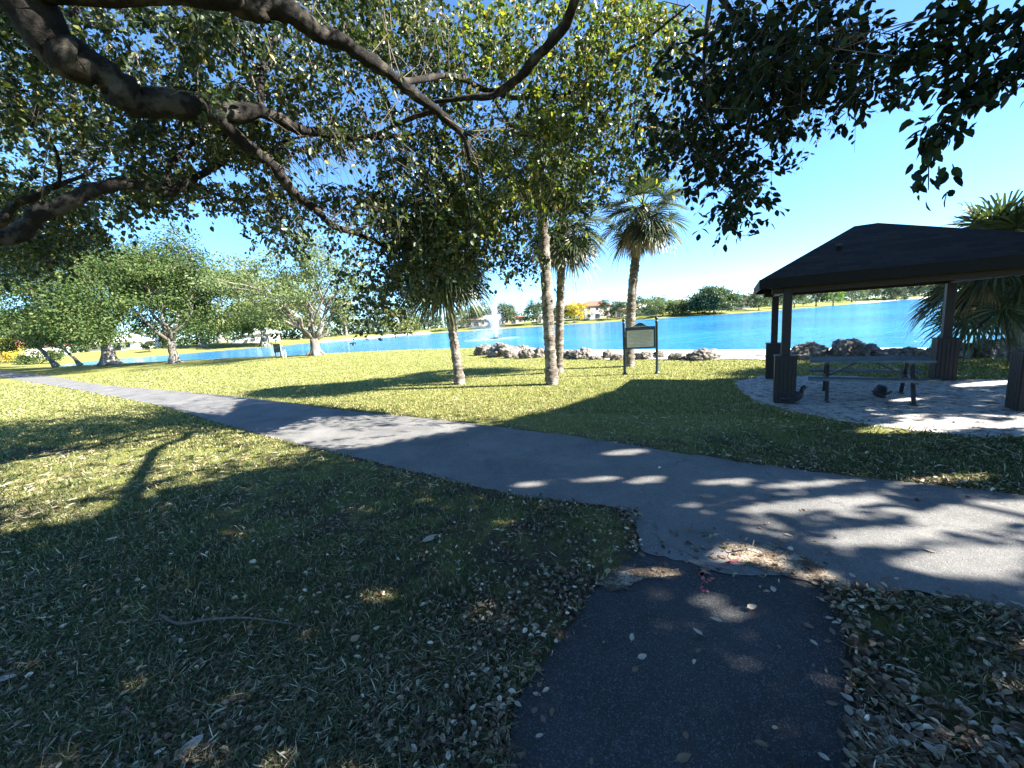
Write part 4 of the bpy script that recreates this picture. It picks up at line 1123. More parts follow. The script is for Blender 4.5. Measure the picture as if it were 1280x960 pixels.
def shade_trees():
    rng = random.Random(77); nr = np.random.default_rng(77)
    # ---- tree whose trunk stands just outside the left of the picture
    t1 = thing('shade_tree', 'big spreading shade tree whose heavy limbs cross the upper left', 'tree', (0, 0, 0))
    T = np.array([-8.0, 4.4, 0]); t1.location = T
    def W(px, py, d): return at(px, py, d) - T
    fork = np.array([.1, 0, 2.3])
    mb = MB(); mb.tube([(0, 0, -.15), (0, 0, .4), (.05, 0, 1.3), (.1, 0, 2.1), (.1, 0, 2.9)], [.85, .58, .50, .52, .40], 16, .08, rng); mb.build('trunk', M['bark'], t1)
    S = []
    S.append(limb(t1, [fork, (1.2, -.1, 3.6), W(-60, -40, 4.2), W(60, 52, 4.5), W(120, 88, 4.7), W(180, 128, 5.0), W(255, 137, 5.5), W(330, 143, 6.0), W(385, 163, 6.6), W(450, 172, 7.4), W(520, 168, 8.2)], [.34, .30, .26, .235, .205, .185, .15, .10, .075, .055, .03], rng))
    S.append(limb(t1, [W(258, 136, 5.5), W(300, 172, 5.9), W(345, 215, 6.4), W(385, 255, 7.0), W(420, 283, 7.6), W(470, 302, 8.3), W(510, 325, 8.8), W(560, 352, 9.4)], [.10, .095, .085, .075, .065, .05, .038, .02], rng))
    S.append(limb(t1, [(.1, .1, 2.6), (1.0, .0, 4.2), (2.4, -.3, 5.2), W(225, -12, 4.6), W(300, 3, 4.9), W(355, 15, 5.1), W(405, 42, 5.5), W(450, 68, 5.8), W(500, 102, 6.2), W(545, 140, 6.6), W(575, 163, 6.9), W(588, 200, 7.1)], [.30, .26, .21, .16, .15, .135, .115, .10, .088, .075, .065, .04], rng))
    S.append(limb(t1, [W(575, 164, 6.9), W(598, 170, 7.1)], [.05, .02], rng))
    S.append(limb(t1, [fork * np.array([1, 1, .85]), (.6, .7, 2.4), W(-30, 318, 5.2), W(20, 288, 5.3), W(60, 265, 5.4), W(110, 240, 5.6), W(150, 230, 5.8), W(205, 238, 6.1), W(240, 225, 6.4), W(280, 200, 6.9), W(320, 185, 7.4), W(370, 178, 8.0)], [.22, .17, .12, .112, .105, .095, .085, .075, .065, .05, .04, .02], rng))
    S.append(limb(t1, [W(205, 237, 6.1), W(212, 210, 6.3), W(240, 180, 6.7), W(262, 160, 7.0), W(282, 140, 7.2)], [.05, .045, .035, .025, .012], rng))
    S.append(limb(t1, [W(225, 232, 6.3), W(265, 242, 6.8), W(300, 250, 7.2), W(335, 248, 7.8)], [.035, .03, .022, .01], rng))
    S.append(limb(t1, [(.1, .3, 2.6), (.6, .9, 3.0), W(-20, 165, 6.6), W(30, 148, 6.8), W(58, 130, 7.0)], [.16, .12, .09, .075, .05], rng))
    S.append(limb(t1, [W(10, 92, 6.4), W(30, 140, 6.5), W(58, 175, 6.6), W(75, 200, 6.7), W(72, 232, 6.8)], [.03, .035, .033, .03, .025], rng))
    S.append(limb(t1, [(.2, .5, 2.4), W(-30, 300, 6.8), W(10, 268, 6.9), W(38, 246, 7.0), W(75, 232, 7.2), W(110, 215, 7.5), W(135, 198, 8)], [.12, .09, .07, .055, .045, .028, .012], rng))
    S.append(limb(t1, [(.1, -.1, 2.7), (.6, -.2, 4.2), W(-60, -30, 5), W(30, -8, 5.6), W(60, 20, 6), W(100, 12, 6.5)], [.16, .13, .11, .09, .06, .03], rng))
    S.append(limb(t1, [W(330, 142, 6.0), W(325, 100, 6.4), W(340, 60, 6.9), W(352, 20, 7.2)], [.05, .045, .035, .02], rng))
    S.append(limb(t1, [W(545, 140, 6.6), W(500, 152, 7), W(470, 168, 7.4), W(430, 165, 7.9)], [.045, .035, .028, .014], rng))
    S.append(limb(t1, [W(330, 200, 6.2), W(350, 180, 6.7), W(380, 170, 7.2), W(410, 172, 7.6)], [.03, .025, .02, .01], rng))
    # branches of the sunny middle of the crown
    S.append(limb(t1, [W(500, 102, 6.2), W(560, 95, 7.2), W(610, 112, 8), W(640, 122, 8.3), W(680, 118, 8.4), W(705, 119, 8.5), W(740, 95, 8.2), W(780, 65, 7.8), W(820, 40, 7.4), W(862, 5, 7)], [.05, .05, .05, .048, .045, .042, .036, .03, .024, .012], rng))
    S.append(limb(t1, [W(705, 119, 8.5), W(740, 138, 8.8), W(775, 152, 9), W(805, 158, 9.3), W(830, 166, 9.6)], [.035, .03, .024, .018, .01], rng))
    S.append(limb(t1, [W(610, 112, 8), W(640, 160, 8.4), W(665, 170, 8.6), W(690, 170, 8.9), W(715, 190, 9.2)], [.035, .03, .027, .022, .01], rng))
    S.append(limb(t1, [W(692, 118, 8.4), W(702, 95, 8.4), W(722, 72, 8.3), W(750, 60, 8.2)], [.022, .02, .016, .008], rng))
    C = canopy(nr, EL1, 8400, .97)
    # the top of this crown, above the frame
    n = 60000
    pp = rand_dir(nr, n) * (nr.random(n) ** .33)[:, None] * np.array([6.5, 3.6, 1.9]) + np.array([-2.6, 3.2, 9.0])
    g = proj(pp); vis = (g[:, 2] > 0) & (g[:, 0] > -60) & (g[:, 0] < 1340) & (g[:, 1] > -40) & (g[:, 1] < 1020)
    pp = pp[~vis]; pp = pp[~lit_reject(pp, nr, .8)][:2600]
    v9, f9, t9 = sprays(nr, pp, 14, .5, .10, six=False)
    v9, f9 = cull(v9, f9, 4, nr)
    link('foliage', np_mesh('foliage', v9 - T, f9), M['leaf'], t1)
    pc = proj(C); sunny = (pc[:, 0] > 560) & (pc[:, 0] < 950) & (pc[:, 1] < 300) & (nr.random(len(C)) < .62)  # these sprays take the sun-tinted leaf colour
    for m_, k_ in ((~sunny, 'leaf'), (sunny, 'leaf_sun_tint')):
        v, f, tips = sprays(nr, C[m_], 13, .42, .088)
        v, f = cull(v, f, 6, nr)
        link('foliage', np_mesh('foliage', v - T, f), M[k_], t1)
    tips = C + rand_dir(nr, len(C)) * .2 - np.array([0, 0, .2])
    A = np.concatenate([C, C]); allS = np.concatenate(S)
    sel = nr.random(len(C)) < .32; Cs = C[sel] - T
    def pick(pool, c):
        sub = pool[nr.integers(0, len(pool), len(pool) // 7)]
        return sub[np.argmin(((sub - c) ** 2).sum(1))]
    near = np.array([pick(allS, c) for c in Cs]); seen = {}
    dist = np.linalg.norm(near - Cs, axis=1); ok = dist < 1.5
    for q in range(len(near)):
        key = tuple(np.round(near[q], 1)); seen[key] = seen.get(key, 0) + 1
        if seen[key] > 2: ok[q] = False
    mid = (near + Cs) / 2 + nr.normal(size=near.shape) * .10 * dist[:, None] + np.array([0, 0, .10]) * dist[:, None]
    v1, f1 = prism_twigs(C - T, tips - T, np.full(len(C), .0035), np.full(len(C), .0012))
    v2, f2 = prism_twigs(near[ok], mid[ok], .006 + .004 * dist[ok], .005 + .002 * dist[ok]); v3, f3 = prism_twigs(mid[ok], Cs[ok], .005 + .002 * dist[ok], np.full(ok.sum(), .004))
    V = np.concatenate([v1, v2, v3]); Fq = np.concatenate([f1, f2 + len(v1), f3 + len(v1) + len(v2)])
    link('twigs', np_mesh('twigs', V, Fq, True), M['twig'], t1)
    # bare twigs in the sky gap
    bt = MB()
    for k in range(70):
        p = at(nr.uniform(330, 440), nr.uniform(165, 200), 7.2) - T; q = p + np.array([nr.uniform(-.05, .45), nr.uniform(-.2, .2), nr.uniform(-.75, -.2)])
        bt.tube(limb_pts(rng, p, q, .08, .06, 4), [.006, .005, .004, .003, .0015], 4)
    bt.build('twigs', M['twig'], t1)
    # ---- tree behind the right shoulder: overhanging near branches and the shade
    T2 = np.array([13.5, -2.4, 0])
    t2 = thing('shade_tree', 'shade tree with silhouette-dark leaves overhanging from the upper right', 'tree', T2)
    def W2(px, py, d): return at(px, py, d) - T2
    mb = MB(); mb.tube([(0, 0, -.15), (0, 0, .5), (0, .05, 1.6), (-.05, .1, 2.8), (-.1, .1, 3.6)], [.9, .60, .5, .5, .36], 16, .08, rng); mb.build('trunk', M['bark'], t2)
    S2 = []
    f2_ = np.array([-.1, .1, 3.0])
    for e in [(-10.5, 3.2, 6.6), (-6, 6.0, 7.0), (0, 8.5, 6.8), (4.5, 5, 7.2), (3.5, -2.5, 7), (-4, -2.5, 7.2), (-8.5, -.5, 7.4), (-3, 3, 8.2), (1, 3.5, 8.0)]:
        S2.append(limb(t2, [f2_] + limb_pts(rng, f2_, e, .08, .04, 5)[1:], [.24, .2, .16, .12, .08, .03], rng))
    lead = [(-9.5, 3.2, 6.3), (-10.6, 4.6, 5.9)]
    S2.append(limb(t2, [f2_, (-4, 1.8, 4.8), (-8, 3.0, 5.9), (-10.4, 5.6, 6.2), W2(760, -60, 5.4), W2(700, 38, 6.2), W2(660, 85, 6.6), W2(635, 108, 6.8), W2(600, 122, 7.0), W2(545, 126, 7.2)], [.22, .18, .14, .11, .085, .078, .075, .07, .055, .03], rng))
    S2.append(limb(t2, [(-10.4, 5.6, 6.2), W2(900, -70, 4.3), W2(930, 30, 4.1), W2(960, 42, 3.9), W2(1010, 48, 3.7), W2(1060, 40, 3.5), W2(1100, 40, 3.3)], [.06, .04, .022, .018, .014, .01, .005], rng))
    S2.append(limb(t2, [W2(900, -70, 4.3), W2(880, 60, 4.3), W2(885, 130, 4.2), W2(905, 190, 4.0), W2(920, 250, 3.6), W2(930, 268, 3.55), W2(943, 285, 3.5)], [.03, .02, .016, .012, .007, .005, .003], rng))
    S2.append(limb(t2, [W2(875, 80, 4.3), W2(940, 88, 4.0), W2(1000, 92, 3.7), W2(1060, 90, 3.5)], [.014, .012, .009, .004], rng))
    # the separate hanging spray at the top right
    hang = [[(1420, -90, 3.0), (1310, -20, 2.8), (1250, 40, 2.7), (1205, 75, 2.65), (1165, 95, 2.6), (1132, 118, 2.6)],
            [(1310, -20, 2.8), (1270, 70, 2.65), (1235, 105, 2.6), (1200, 140, 2.55), (1170, 165, 2.5), (1162, 200, 2.5), (1160, 238, 2.5)],
            [(1250, 40, 2.7), (1215, 30, 2.7), (1185, 12, 2.7), (1165, 20, 2.7)],
            [(1310, -20, 2.8), (1300, 40, 2.7), (1285, 80, 2.65), (1262, 108, 2.6)],
            [(1330, 20, 2.8), (1300, 60, 2.8), (1280, 100, 2.75)],
            [(1205, 75, 2.65), (1175, 55, 2.65), (1145, 66, 2.65), (1132, 75, 2.65)],
            [(1235, 105, 2.6), (1210, 110, 2.6), (1180, 112, 2.6)]]
    LC = []; LD = []
    for h_ in hang:
        pts = [W2(*p) for p in h_]; S2.append(limb(t2, pts, list(np.linspace(.014, .003, len(pts))), rng, 'branch', 6))
        P = np.array(smooth_path(pts, 14)); k0 = 0 if h_ is not hang[0] else 14
        for i in range(k0, len(P) - 1):
            for q in range(4 if i < len(P) * .75 else 2):
                LC.append(P[i] + nr.normal(size=3) * .045); LD.append(unit(P[min(i + 2, len(P) - 1)] - P[i - 1]) * .8 + rand_dir(nr, 1)[0] * .8 - np.array([0, 0, .3]))
    P943 = np.array(smooth_path([W2(920, 250, 3.6), W2(930, 268, 3.55), W2(943, 285, 3.5), W2(944, 294, 3.5)], 6))
    for p in P943[8:]:
        LC.append(p); LD.append(rand_dir(nr, 1)[0] - np.array([0, 0, .4]))
    LC = np.array(LC); LD = np.array(LD)
    sz = nr.uniform(.05, .09, len(LC))
    va, fa = leaf_arrays(LC, LD, unit(nr.normal(size=LC.shape) * .8 + np.array([0, 0, .8])), sz, sz * .54, 8, .14, .12)
    C2 = canopy(nr, EL2, 500, 1.0)
    C2s = C2
    vb, fb, tips2 = sprays(nr, C2s, 12, .34, .075, .56, .55, 8)
    # lit pale sprays below, further out
    C3 = at(nr.uniform(965, 1025, 26), nr.uniform(95, 165, 26), nr.uniform(6, 6.6, 26)); k = nr.random(26)
    C3[:, :] = at(955 + 70 * k, 80 + 90 * k + nr.normal(size=26) * 14, 6.2 + k)
    C4 = at(np.array([986, 990, 1005, 1012, 975, 982, 1024, 1018]), np.array([182, 190, 185, 192, 170, 150, 160, 150]), np.full(8, 6.4))
    vc, fc, tips3 = sprays(nr, np.concatenate([C3, C4]), 11, .3, .075, .56, .55, 8)
    # the unseen crown, extra lobes added where shade is needed
    n = 150000
    pp = rand_dir(nr, n) * (nr.random(n) ** .33)[:, None] * np.array([10.6, 7.3, 2.3]) + np.array([12.0, 2.6, 7.0])
    k = nr.random(n) < .26
    pp[k] = rand_dir(nr, k.sum()) * (nr.random(k.sum()) ** .33)[:, None] * np.array([6.5, 5.0, 2.0]) + np.array([18.5, 8.6, 7.0])
    k2 = (~k) & (nr.random(n) < .13)
    pp[k2] = rand_dir(nr, k2.sum()) * (nr.random(k2.sum()) ** .33)[:, None] * np.array([4.5, 2.6, 1.6]) + np.array([13.6, 7.0, 7.0])
    k = (~k) & (~k2) & (nr.random(n) < .36)
    pp[k] = rand_dir(nr, k.sum()) * (nr.random(k.sum()) ** .33)[:, None] * np.array([5.6, 3.6, 1.8]) + np.array([5.6, .2, 7.0])
    g = proj(pp); vis = (g[:, 2] > 0) & (g[:, 0] > -60) & (g[:, 0] < 1340) & (g[:, 1] > -60) & (g[:, 1] < 1020)
    cl = np.array([mnoise.noise(Vector(p) * .8) for p in pp[~vis]]); pp = pp[~vis][cl > nr.uniform(-.6, .05, len(cl))]
    pp = pp[~lit_reject(pp, nr, 1.0)]
    nr.shuffle(pp); pp = pp[:12500]
    # extra unseen sprays, added to shade the path and pavilion verge
    zone = [on(x, y)[:2] for x, y in [(425, 566), (600, 536), (795, 484), (915, 482), (990, 518), (1130, 542), (1290, 556), (1290, 618), (960, 584), (880, 620), (800, 650), (600, 606)]]
    lo_, hi_ = np.min(zone, 0), np.max(zone, 0)
    gq = lo_ + nr.random((26000, 2)) * (hi_ - lo_); gq = gq[inpoly(gq, zone)]
    hq = nr.uniform(5.6, 8.8, len(gq)); pq = np.stack([gq[:, 0] + 1.33 * hq, gq[:, 1] - .30 * hq, hq], -1)
    g = proj(pq); vis = (g[:, 2] > 0) & (g[:, 0] > -60) & (g[:, 0] < 1360) & (g[:, 1] > -80) & (g[:, 1] < 1020)
    pq = pq[~vis]; pq = pq[~lit_reject(pq, nr, 1.0)][:3600]
    pp = np.concatenate([pp, pq])
    vd, fd, tips4 = sprays(nr, pp, 16, .5, .15, six=False)
    vd, fd = cull(vd, fd, 4, nr, .96)
    verts = [va, vb - T2, vc - T2]; F6 = []; o = 0
    for v_, f_ in zip(verts, (fa, fb, fc)):
        F6.append(f_ + o); o += len(v_)
    me = np_mesh('foliage', np.concatenate(verts + [vd - T2]), [np.concatenate(F6), fd + o])
    link('foliage', me, M['leaf_shade_tint'], t2)
    Call = np.concatenate([C2s, C3, C4]); tt = np.concatenate([tips2, tips3])
    v1, f1 = prism_twigs(Call - T2, tt - T2, np.full(len(Call), .003), np.full(len(Call), .001))
    a2 = np.concatenate(S2); Cs = np.concatenate([C2s[::2], C3, C4]) - T2
    near = np.array([pick(a2, c) for c in Cs]); dist = np.linalg.norm(near - Cs, axis=1); ok = dist < .7
    v2, f2 = prism_twigs(near[ok], Cs[ok], .004 + .002 * dist[ok], np.full(ok.sum(), .003))
    link('twigs', np_mesh('twigs', np.concatenate([v1, v2]), np.concatenate([f1, f2 + len(v1)]), True), M['twig'], t2)
shade_trees()

# ------------------------------------------------------------------ grass and litter
def on_paved(P, m=0.0):
    j = P[:, :2] + np.stack([wob(P[:, 0], P[:, 1], 4.0, .02), wob(P[:, 1], P[:, 0], 4.3, .02, 1)], -1)
    a = inpoly(j, MAIN) | inpoly(j, FOOT)
    return a

def blades(rng, P, hgt, wid, bend):
    n = len(P); a = rng.random(n) * 2 * np.pi
    s = np.stack([np.cos(a), np.sin(a), np.zeros(n)], -1); l = np.stack([-np.sin(a), np.cos(a), np.zeros(n)], -1)
    a2 = rng.random(n) * 2 * np.pi; l = np.stack([np.cos(a2), np.sin(a2), np.zeros(n)], -1)
    h = hgt[:, None]; w = wid[:, None]; b = bend[:, None]
    up = np.array([0, 0, 1.0])
    m = P + up * h * .55 + l * h * b * .35; t = P + up * h * (1 - .35 * b) + l * h * b * 1.1
    v = np.stack([P - s * w * .5, P + s * w * .5, m + s * w * .4, m - s * w * .4, t], 1).reshape(-1, 3)
    k = np.arange(n, dtype=np.int32)[:, None] * 5
    return v, [k + np.array([0, 1, 2, 3]), k + np.array([3, 2, 4])]

def ground_points(rng, n, pxr, pyr):
    px = rng.uniform(*pxr, n); py = rng.uniform(*pyr, n)
    r = ray(px, py); ok = r[:, 2] < -.012; r = r[ok]
    P = CAM + r * (-H / r[:, 2])[:, None]
    return P

def grass():
    rng = np.random.default_rng(12)
    P = ground_points(rng, 440000, (-380, 1640), (500, 1140))
    r = np.hypot(P[:, 0], P[:, 1])
    P = P[(r < 16) & ~on_paved(P) & ~inpoly(P, PAD)]
    # patchy turf
    nz = np.array([mnoise.noise(Vector((p[0] * 1.4, p[1] * 1.4, 0))) for p in P])
    # thin out where leaf litter lies thick
    thin = .80 * np.exp(-(((P[:, 0] - .75) / 1.5) ** 2 + ((P[:, 1] - 2.4) / 1.5) ** 2)) + .8 * np.exp(-(((P[:, 0] - 3.0) / 1.5) ** 2 + ((P[:, 1] - 1.4) / .95) ** 2))
    keep = rng.random(len(P)) < np.clip(.78 + nz * .9 - thin, .04, 1); P = P[keep]
    r = np.hypot(P[:, 0], P[:, 1])
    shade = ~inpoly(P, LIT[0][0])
    # a strip of the nearer turf is drier
    h = rng.uniform(.025, .075, len(P)) * (.8 + .2 * np.clip(r / 5, 0, 1)); w = rng.uniform(.0028, .0055, len(P)) * np.clip(r / 3.0, 1, 4.5)
    tall = rng.random(len(P)) < .12; h[tall] *= 1.7; w[tall] *= .8
    bend = rng.uniform(.2, 1.7, len(P))
    up_side = inpoly(P, LIT[0][0]) | (P[:, 1] > 6.0) & (P[:, 0] > -3)  # sunlit blades take the brighter colour, the rest the shade-darkened one
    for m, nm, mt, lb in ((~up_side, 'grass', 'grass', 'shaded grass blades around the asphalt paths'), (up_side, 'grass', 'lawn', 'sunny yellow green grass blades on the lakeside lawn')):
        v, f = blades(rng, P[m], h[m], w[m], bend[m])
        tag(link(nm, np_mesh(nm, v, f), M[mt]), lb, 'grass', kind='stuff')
    # lakeside lawn further out
    P = ground_points(rng, 210000, (-60, 1340), (436, 560))
    r = np.hypot(P[:, 0], P[:, 1]); P = P[(r > 8) & (r < 48)]
    P[:, 2] = terrain(P[:, 0], P[:, 1])
    P = P[(P[:, 2] > -.22) & ~on_paved(P) & ~inpoly(P, PAD) & ~beach_mask(P[:, 0], P[:, 1])]
    r = np.hypot(P[:, 0], P[:, 1])
    v, f = blades(rng, P, rng.uniform(.03, .065, len(P)) * np.clip(r / 25, 1, 1.5), .0016 * np.clip(r, 3, 30) * rng.uniform(.6, 1.3, len(P)), rng.uniform(.2, 1.3, len(P)))
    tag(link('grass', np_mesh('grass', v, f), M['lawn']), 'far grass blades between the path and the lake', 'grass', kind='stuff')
grass()

def thatch():
    """dry cut strands lying flat between the blades"""
    rng = np.random.default_rng(55)
    P = ground_points(rng, 120000, (-120, 1400), (500, 1090))
    P = P[(np.hypot(P[:, 0], P[:, 1]) < 12) & ~on_paved(P) & ~inpoly(P, PAD)]
    nz = np.array([mnoise.noise(Vector((p[0] * .9, p[1] * .9, 8))) for p in P])
    lit_ = np.exp(-(((P[:, 0] - .55) / 1.0) ** 2 + ((P[:, 1] - 2.5) / 1.4) ** 2)) + np.exp(-(((P[:, 0] - 2.8) / 1.6) ** 2 + ((P[:, 1] - 1.4) / 1.0) ** 2))
    P = P[rng.random(len(P)) < np.clip(.42 + nz * 1.2 - .4 * lit_, .03, 1)]; n = len(P); r = np.hypot(P[:, 0], P[:, 1])
    a = rng.random(n) * 2 * np.pi; d = np.stack([np.cos(a), np.sin(a), rng.normal(size=n) * .25], -1)
    P[:, 2] = rng.uniform(.004, .03, n)
    L = rng.uniform(.02, .095, n) * np.clip(r / 5, 1, 1.5); W = rng.uniform(.0025, .006, n) * np.clip(r / 3, 1, 4)
    v, f = leaf_arrays(P, d, unit(rng.normal(size=(n, 3)) * .5 + np.array([0, 0, 1])), L, W, True, .1, rng.uniform(-.2, .4, n)[:, None])
    tag(link('dry_grass', np_mesh('dry_grass', v, f), M['straw']), 'pale dry grass strands lying in the turf', 'dry grass', kind='stuff')
thatch()

def litter():
    rng = np.random.default_rng(31); rr = random.Random(31)
    def dens(P):
        q = np.zeros(len(P))
        q += 1.5 * np.exp(-(((P[:, 0] - .55) / 1.0) ** 2 + ((P[:, 1] - 2.5) / 1.5) ** 2))
        q += .36 * np.exp(-(((P[:, 0] - 2.6) / 1.6) ** 2 + ((P[:, 1] - 1.4) / .9) ** 2))
        q += .40 * (P[:, 1] < 5.5)
        dm = polydist(P, MAIN); q += 1.7 * np.exp(-(dm / .20) ** 2) * (P[:, 0] > -1.5) * (P[:, 1] < 8.5)
        q += .5 * np.exp(-(polydist(P, FOOT) / .18) ** 2)
        q += .10 * ((P[:, 0] > 1) & (P[:, 1] > 4) & (P[:, 1] < 7))
        q += .22 * np.exp(-(((P[:, 0] + 9) / 2.4) ** 2 + ((P[:, 1] - 8) / 1.2) ** 2))
        return q
    P = ground_points(rng, 95000, (-120, 1400), (520, 1090))
    pv = on_paved(P); jn = np.array([mnoise.noise(Vector((p[0] * 2.2, p[1] * 2.2, 5))) for p in P])
    pr = np.where(pv, .0016 + .10 * np.exp(-(((P[:, 0] - 1.55) / .55) ** 2 + ((P[:, 1] - 3.0) / .28) ** 2)) + .05 * np.exp(-(np.minimum(polydist(P, MAIN), polydist(P, FOOT)) / .10) ** 2), dens(P) * (.55 + .9 * jn) * .50)
    P = P[rng.random(len(P)) < pr]
    n = len(P); L = rng.uniform(.55, 1, n) ** 1.3 * .056 * np.where(rng.random(n) < .08, 1.4, 1); 
    P[:, 2] = np.where(on_paved(P), .016, rng.uniform(.012, .048, n))
    a = rng.random(n) * 2 * np.pi; d = np.stack([np.cos(a), np.sin(a), rng.normal(size=n) * .22], -1)
    nn = unit(rng.normal(size=(n, 3)) * .8 + np.array([0, 0, 1]))
    L = L * np.where(P[:, 0] < .9, .8, 1.0)
    curl = rng.uniform(-.15, .5, n)[:, None]
    order = np.argsort(-(L / np.hypot(P[:, 0], P[:, 1])))
    g = proj(P); inside = (g[:, 0] > 3) & (g[:, 0] < 1277) & (g[:, 1] < 957)
    paved = on_paved(P)
    score = (L / g[:, 2]) * inside * np.where(paved, 1.6, 1.0)
    order = np.argsort(-score); solo = order[:286]; rest = order[286:]
    v, f = leaf_arrays(P[rest], d[rest], nn[rest], L[rest], L[rest] * rng.uniform(.4, .68, len(rest)), True, rng.uniform(-.1, .5, len(rest))[:, None], curl[rest])
    tag(link('leaf_litter', np_mesh('leaf_litter', v, f), M['litter']), 'brown fallen leaf litter over grass and path edges', 'leaf litter', kind='stuff')
    protos = []
    for k in range(12):
        L0 = 1.0; wv = rr.uniform(.45, .68)
        nx, ny = 7, 5; vs = []; fs = []
        c1, c2, c3 = rr.uniform(.1, .35), rr.uniform(.1, .5), rr.uniform(-.25, .25)
        for i in range(nx):
            t = i / (nx - 1); w = wv * .5 * (math.sin(math.pi * min(1, t ** .8)) ** .75 if 0 < t < 1 else .02)
            for j in range(ny):
                s = j / (ny - 1) * 2 - 1
                vs.append((t - .5, s * w, c2 * (s * s) * w + c1 * (t - .5) ** 2 * 1.2 + c3 * (t - .5) * s * w * 2))
        for i in range(nx - 1):
            for j in range(ny - 1): fs.append((i * ny + j, (i + 1) * ny + j, (i + 1) * ny + j + 1, i * ny + j + 1))
        zmin = min(v_[2] for v_ in vs); vs = [(x, y, z - zmin) for x, y, z in vs]
        m = MB(); m.add(vs, fs, True); m.tube([(-.5, 0, vs[2][2] + .005), (-.62, .02, .06), (-.75, .05, .02)], [.012, .010, .008], 4)
        me = m.mesh('fallen_leaf'); me.materials.append(M['dryleaf'] if k % 3 == 0 else M['litter']); protos.append(me)
    for q, i in enumerate(solo):
        me = protos[rr.randrange(12)]; o = bpy.data.objects.new('fallen_leaf', me); COL.objects.link(o)
        o.location = (P[i, 0], P[i, 1], .013 if paved[i] else .022); s = float(L[i]) * 1.05; o.scale = (s, s, s)
        o.rotation_euler = (rr.uniform(-.25, .25) * (0 if paved[i] else 1), rr.uniform(-.2, .2) * (0 if paved[i] else 1), rr.uniform(0, 6.28))
        if inpoly(P[i:i + 1], FOOT)[0]: tag(o, 'dry curled leaf lying on the dark asphalt footpath', 'leaf', 'leaves on the dark footpath')
        elif paved[i]: tag(o, 'dry fallen leaf lying on the weathered grey main path', 'leaf', 'leaves on the main path')
        elif P[i, 0] > 1.2: tag(o, 'fallen brown leaf in the litter right of the dark footpath', 'leaf', 'leaves right of the footpath')
        else: tag(o, 'fallen brown leaf in the grass left of the dark footpath', 'leaf', 'leaves left of the footpath')
    def special(px, py, L, label, rz, mat='dryleaf'):
        p = on(px, py); me = protos[rr.randrange(12)].copy(); me.materials.clear()
        o = link('fallen_leaf', me, M[mat], None, (p[0], p[1], .03)); o.scale = (L, L, L); o.rotation_euler = (.1, -.12, rz)
        tag(o, label, 'leaf', 'large single fallen leaves')
    special(538, 677, .15, 'large tan leaf standing out in the grass left of the footpath', .5)
    special(940, 764, .062, 'pale leaf flat in the middle of the dark footpath', .1)
    special(790, 802, .055, 'small white curled leaf on the left of the dark footpath', 1.2)
    special(872, 795, .06, 'pale curled leaf casting a dark shape near footpath centre', 2.2)
    special(803, 827, .055, 'brown edged leaf below the white curled one on the footpath', .2)
    special(895, 780, .075, 'long thin brown leaf across the footpath centre', 2.7)
    special(238, 942, .13, 'large pale brown leaf at the bottom edge in the grass', 1.0)
    special(140, 678, .11, 'long pale leaf at the edge of the left sunlit patch', .4)
    special(8, 855, .12, 'pale leaf at the left frame edge in the dark grass', .2)
    special(855, 955, .07, 'brown leaf at the bottom edge of the footpath', .2, 'litter')
    special(1247, 812, .075, 'bright pale leaf in the litter on the right verge', 2.9)
litter()

def stick(label, pts, r, seed):
    rng = random.Random(seed); P = [on(x, y) + np.array([0, 0, .03 + z]) for x, y, z in pts]
    mb = MB(); mb.tube(smooth_path(P, 5), [r * (1 - .6 * i / (len(pts) * 5 - 5)) for i in range(len(pts) * 5 - 4)], 7, .15, rng)
    a = P[len(P) // 2]; mb.tube([a, a + np.array([.05, .06, .02]), a + np.array([.08, .14, .01])], [r * .5, r * .4, r * .2], 5)
    tag(mb.build('stick', M['twig']), label, 'stick')
stick('long thin grey stick lying in the grass at the lower left', [(203, 774, 0), (225, 786, .01), (258, 783, .02), (300, 780, .02), (345, 783, .01), (380, 788, 0)], .011, 1)
stick('short brown twig on the path junction near the sand', [(838, 670, 0), (862, 668, .005), (892, 671, 0)], .008, 2)
stick('thin dark twig on the right of the path junction', [(915, 693, 0), (940, 690, .01), (958, 697, 0)], .007, 3)

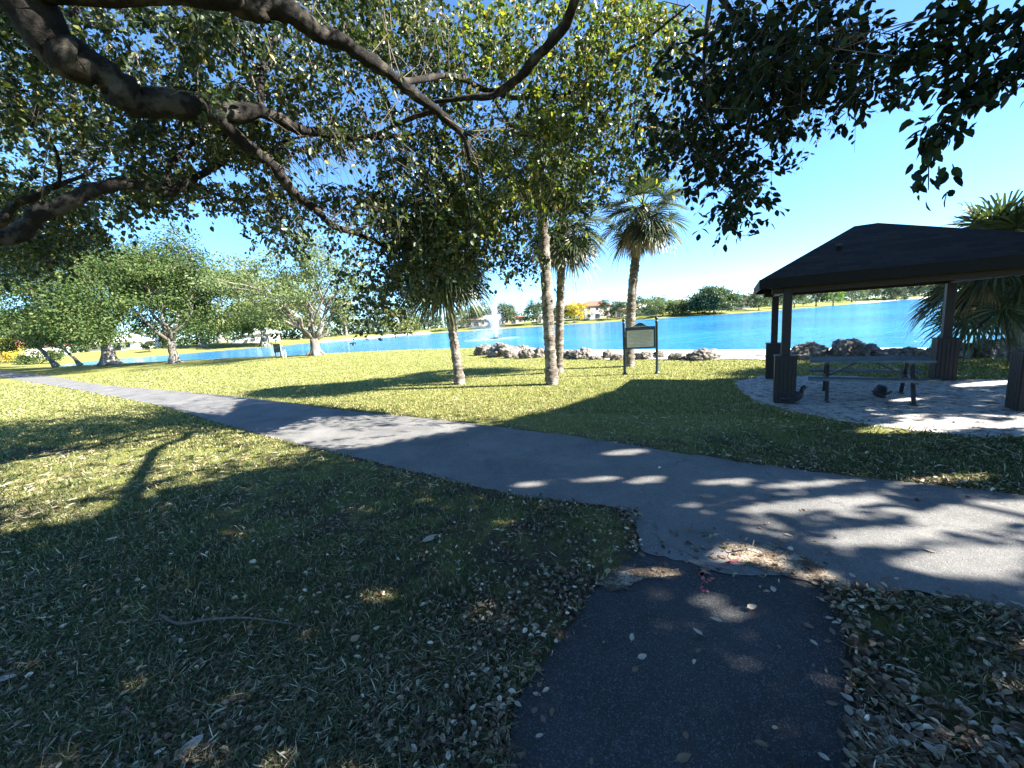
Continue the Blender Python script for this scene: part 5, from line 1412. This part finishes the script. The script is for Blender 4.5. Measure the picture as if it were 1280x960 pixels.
# pink-red sprayed utility marks on the asphalt
def paint(label, strokes, seed):
    mb = MB(); rng = random.Random(seed)
    for st in strokes:
        P = smooth_path([on(x, y) for x, y in st], 6)
        vs = []; fs = []
        for i, p in enumerate(P):
            d = unit((P[min(i + 1, len(P) - 1)] - P[max(i - 1, 0)])[None])[0]; s = np.array([-d[1], d[0], 0]); w = rng.uniform(.006, .02)
            vs += [p + s * w + np.array([0, 0, .0185]), p - s * w + np.array([0, 0, .0185])]
        for i in range(len(P) - 1): 
            if rng.random() < .72: fs.append((2 * i, 2 * i + 1, 2 * i + 3, 2 * i + 2))
        mb.add(vs, fs)
    tag(mb.build('paint_mark', M['paint_red']), label, 'paint mark')
paint('faded pink red spray scribble on the dark footpath', [[(874, 722), (884, 718), (890, 726), (880, 732), (876, 740), (886, 742)], [(876, 716), (879, 730), (875, 742)]], 1)
paint('pink red paint streak at the sandy edge of the junction', [[(900, 712), (912, 706), (924, 701)], [(905, 708), (916, 702)]], 2)

# ------------------------------------------------------------------ light, sky, camera
w = bpy.data.worlds.new('World'); SC.world = w; w.use_nodes = True
nt = w.node_tree; nt.nodes.clear()
sky = nt.nodes.new('ShaderNodeTexSky'); sky.sky_type = 'NISHITA'; sky.sun_disc = False
EL = math.atan2(1.0, math.hypot(1.33, .30)); AZ_ = math.atan2(1.33, -.30)
sky.sun_elevation = EL; sky.sun_rotation = AZ_; sky.air_density = .7; sky.dust_density = .0; sky.ozone_density = 3.5
bg = nt.nodes.new('ShaderNodeBackground'); bg.inputs['Strength'].default_value = .072
wo = nt.nodes.new('ShaderNodeOutputWorld')
nt.links.new(mixc(nt, 1.0, sky.outputs[0], (.73, .97, 1.11), 'MULTIPLY'), bg.inputs[0]); nt.links.new(bg.outputs[0], wo.inputs[0])
sun = bpy.data.lights.new('sun', 'SUN'); sun.energy = 5.0; sun.angle = math.radians(.5); sun.color = (1, .95, .87)
so = bpy.data.objects.new('sun', sun); COL.objects.link(so)
so.rotation_euler = Vector(SUN).to_track_quat('-Z', 'Y').to_euler(); so.location = (20, -5, 20)

cam = bpy.data.cameras.new('camera'); cam.sensor_width = 36; cam.lens = F / 1280 * 36; cam.clip_start = .05; cam.clip_end = 5000
co = bpy.data.objects.new('camera', cam); COL.objects.link(co)
co.matrix_world = Matrix.Translation((0, 0, H)) @ R3.to_4x4()
SC.camera = co
SC.render.engine = 'CYCLES'
SC.cycles.max_bounces = 7; SC.cycles.transparent_max_bounces = 24; SC.cycles.use_denoising = True
SC.cycles.caustics_reflective = False; SC.cycles.caustics_refractive = False
SC.view_settings.view_transform = 'Standard'; SC.view_settings.look = 'None'
SC.view_settings.exposure = 2.5; SC.view_settings.gamma = 1.0
SC.render.resolution_x = 1024; SC.render.resolution_y = 768
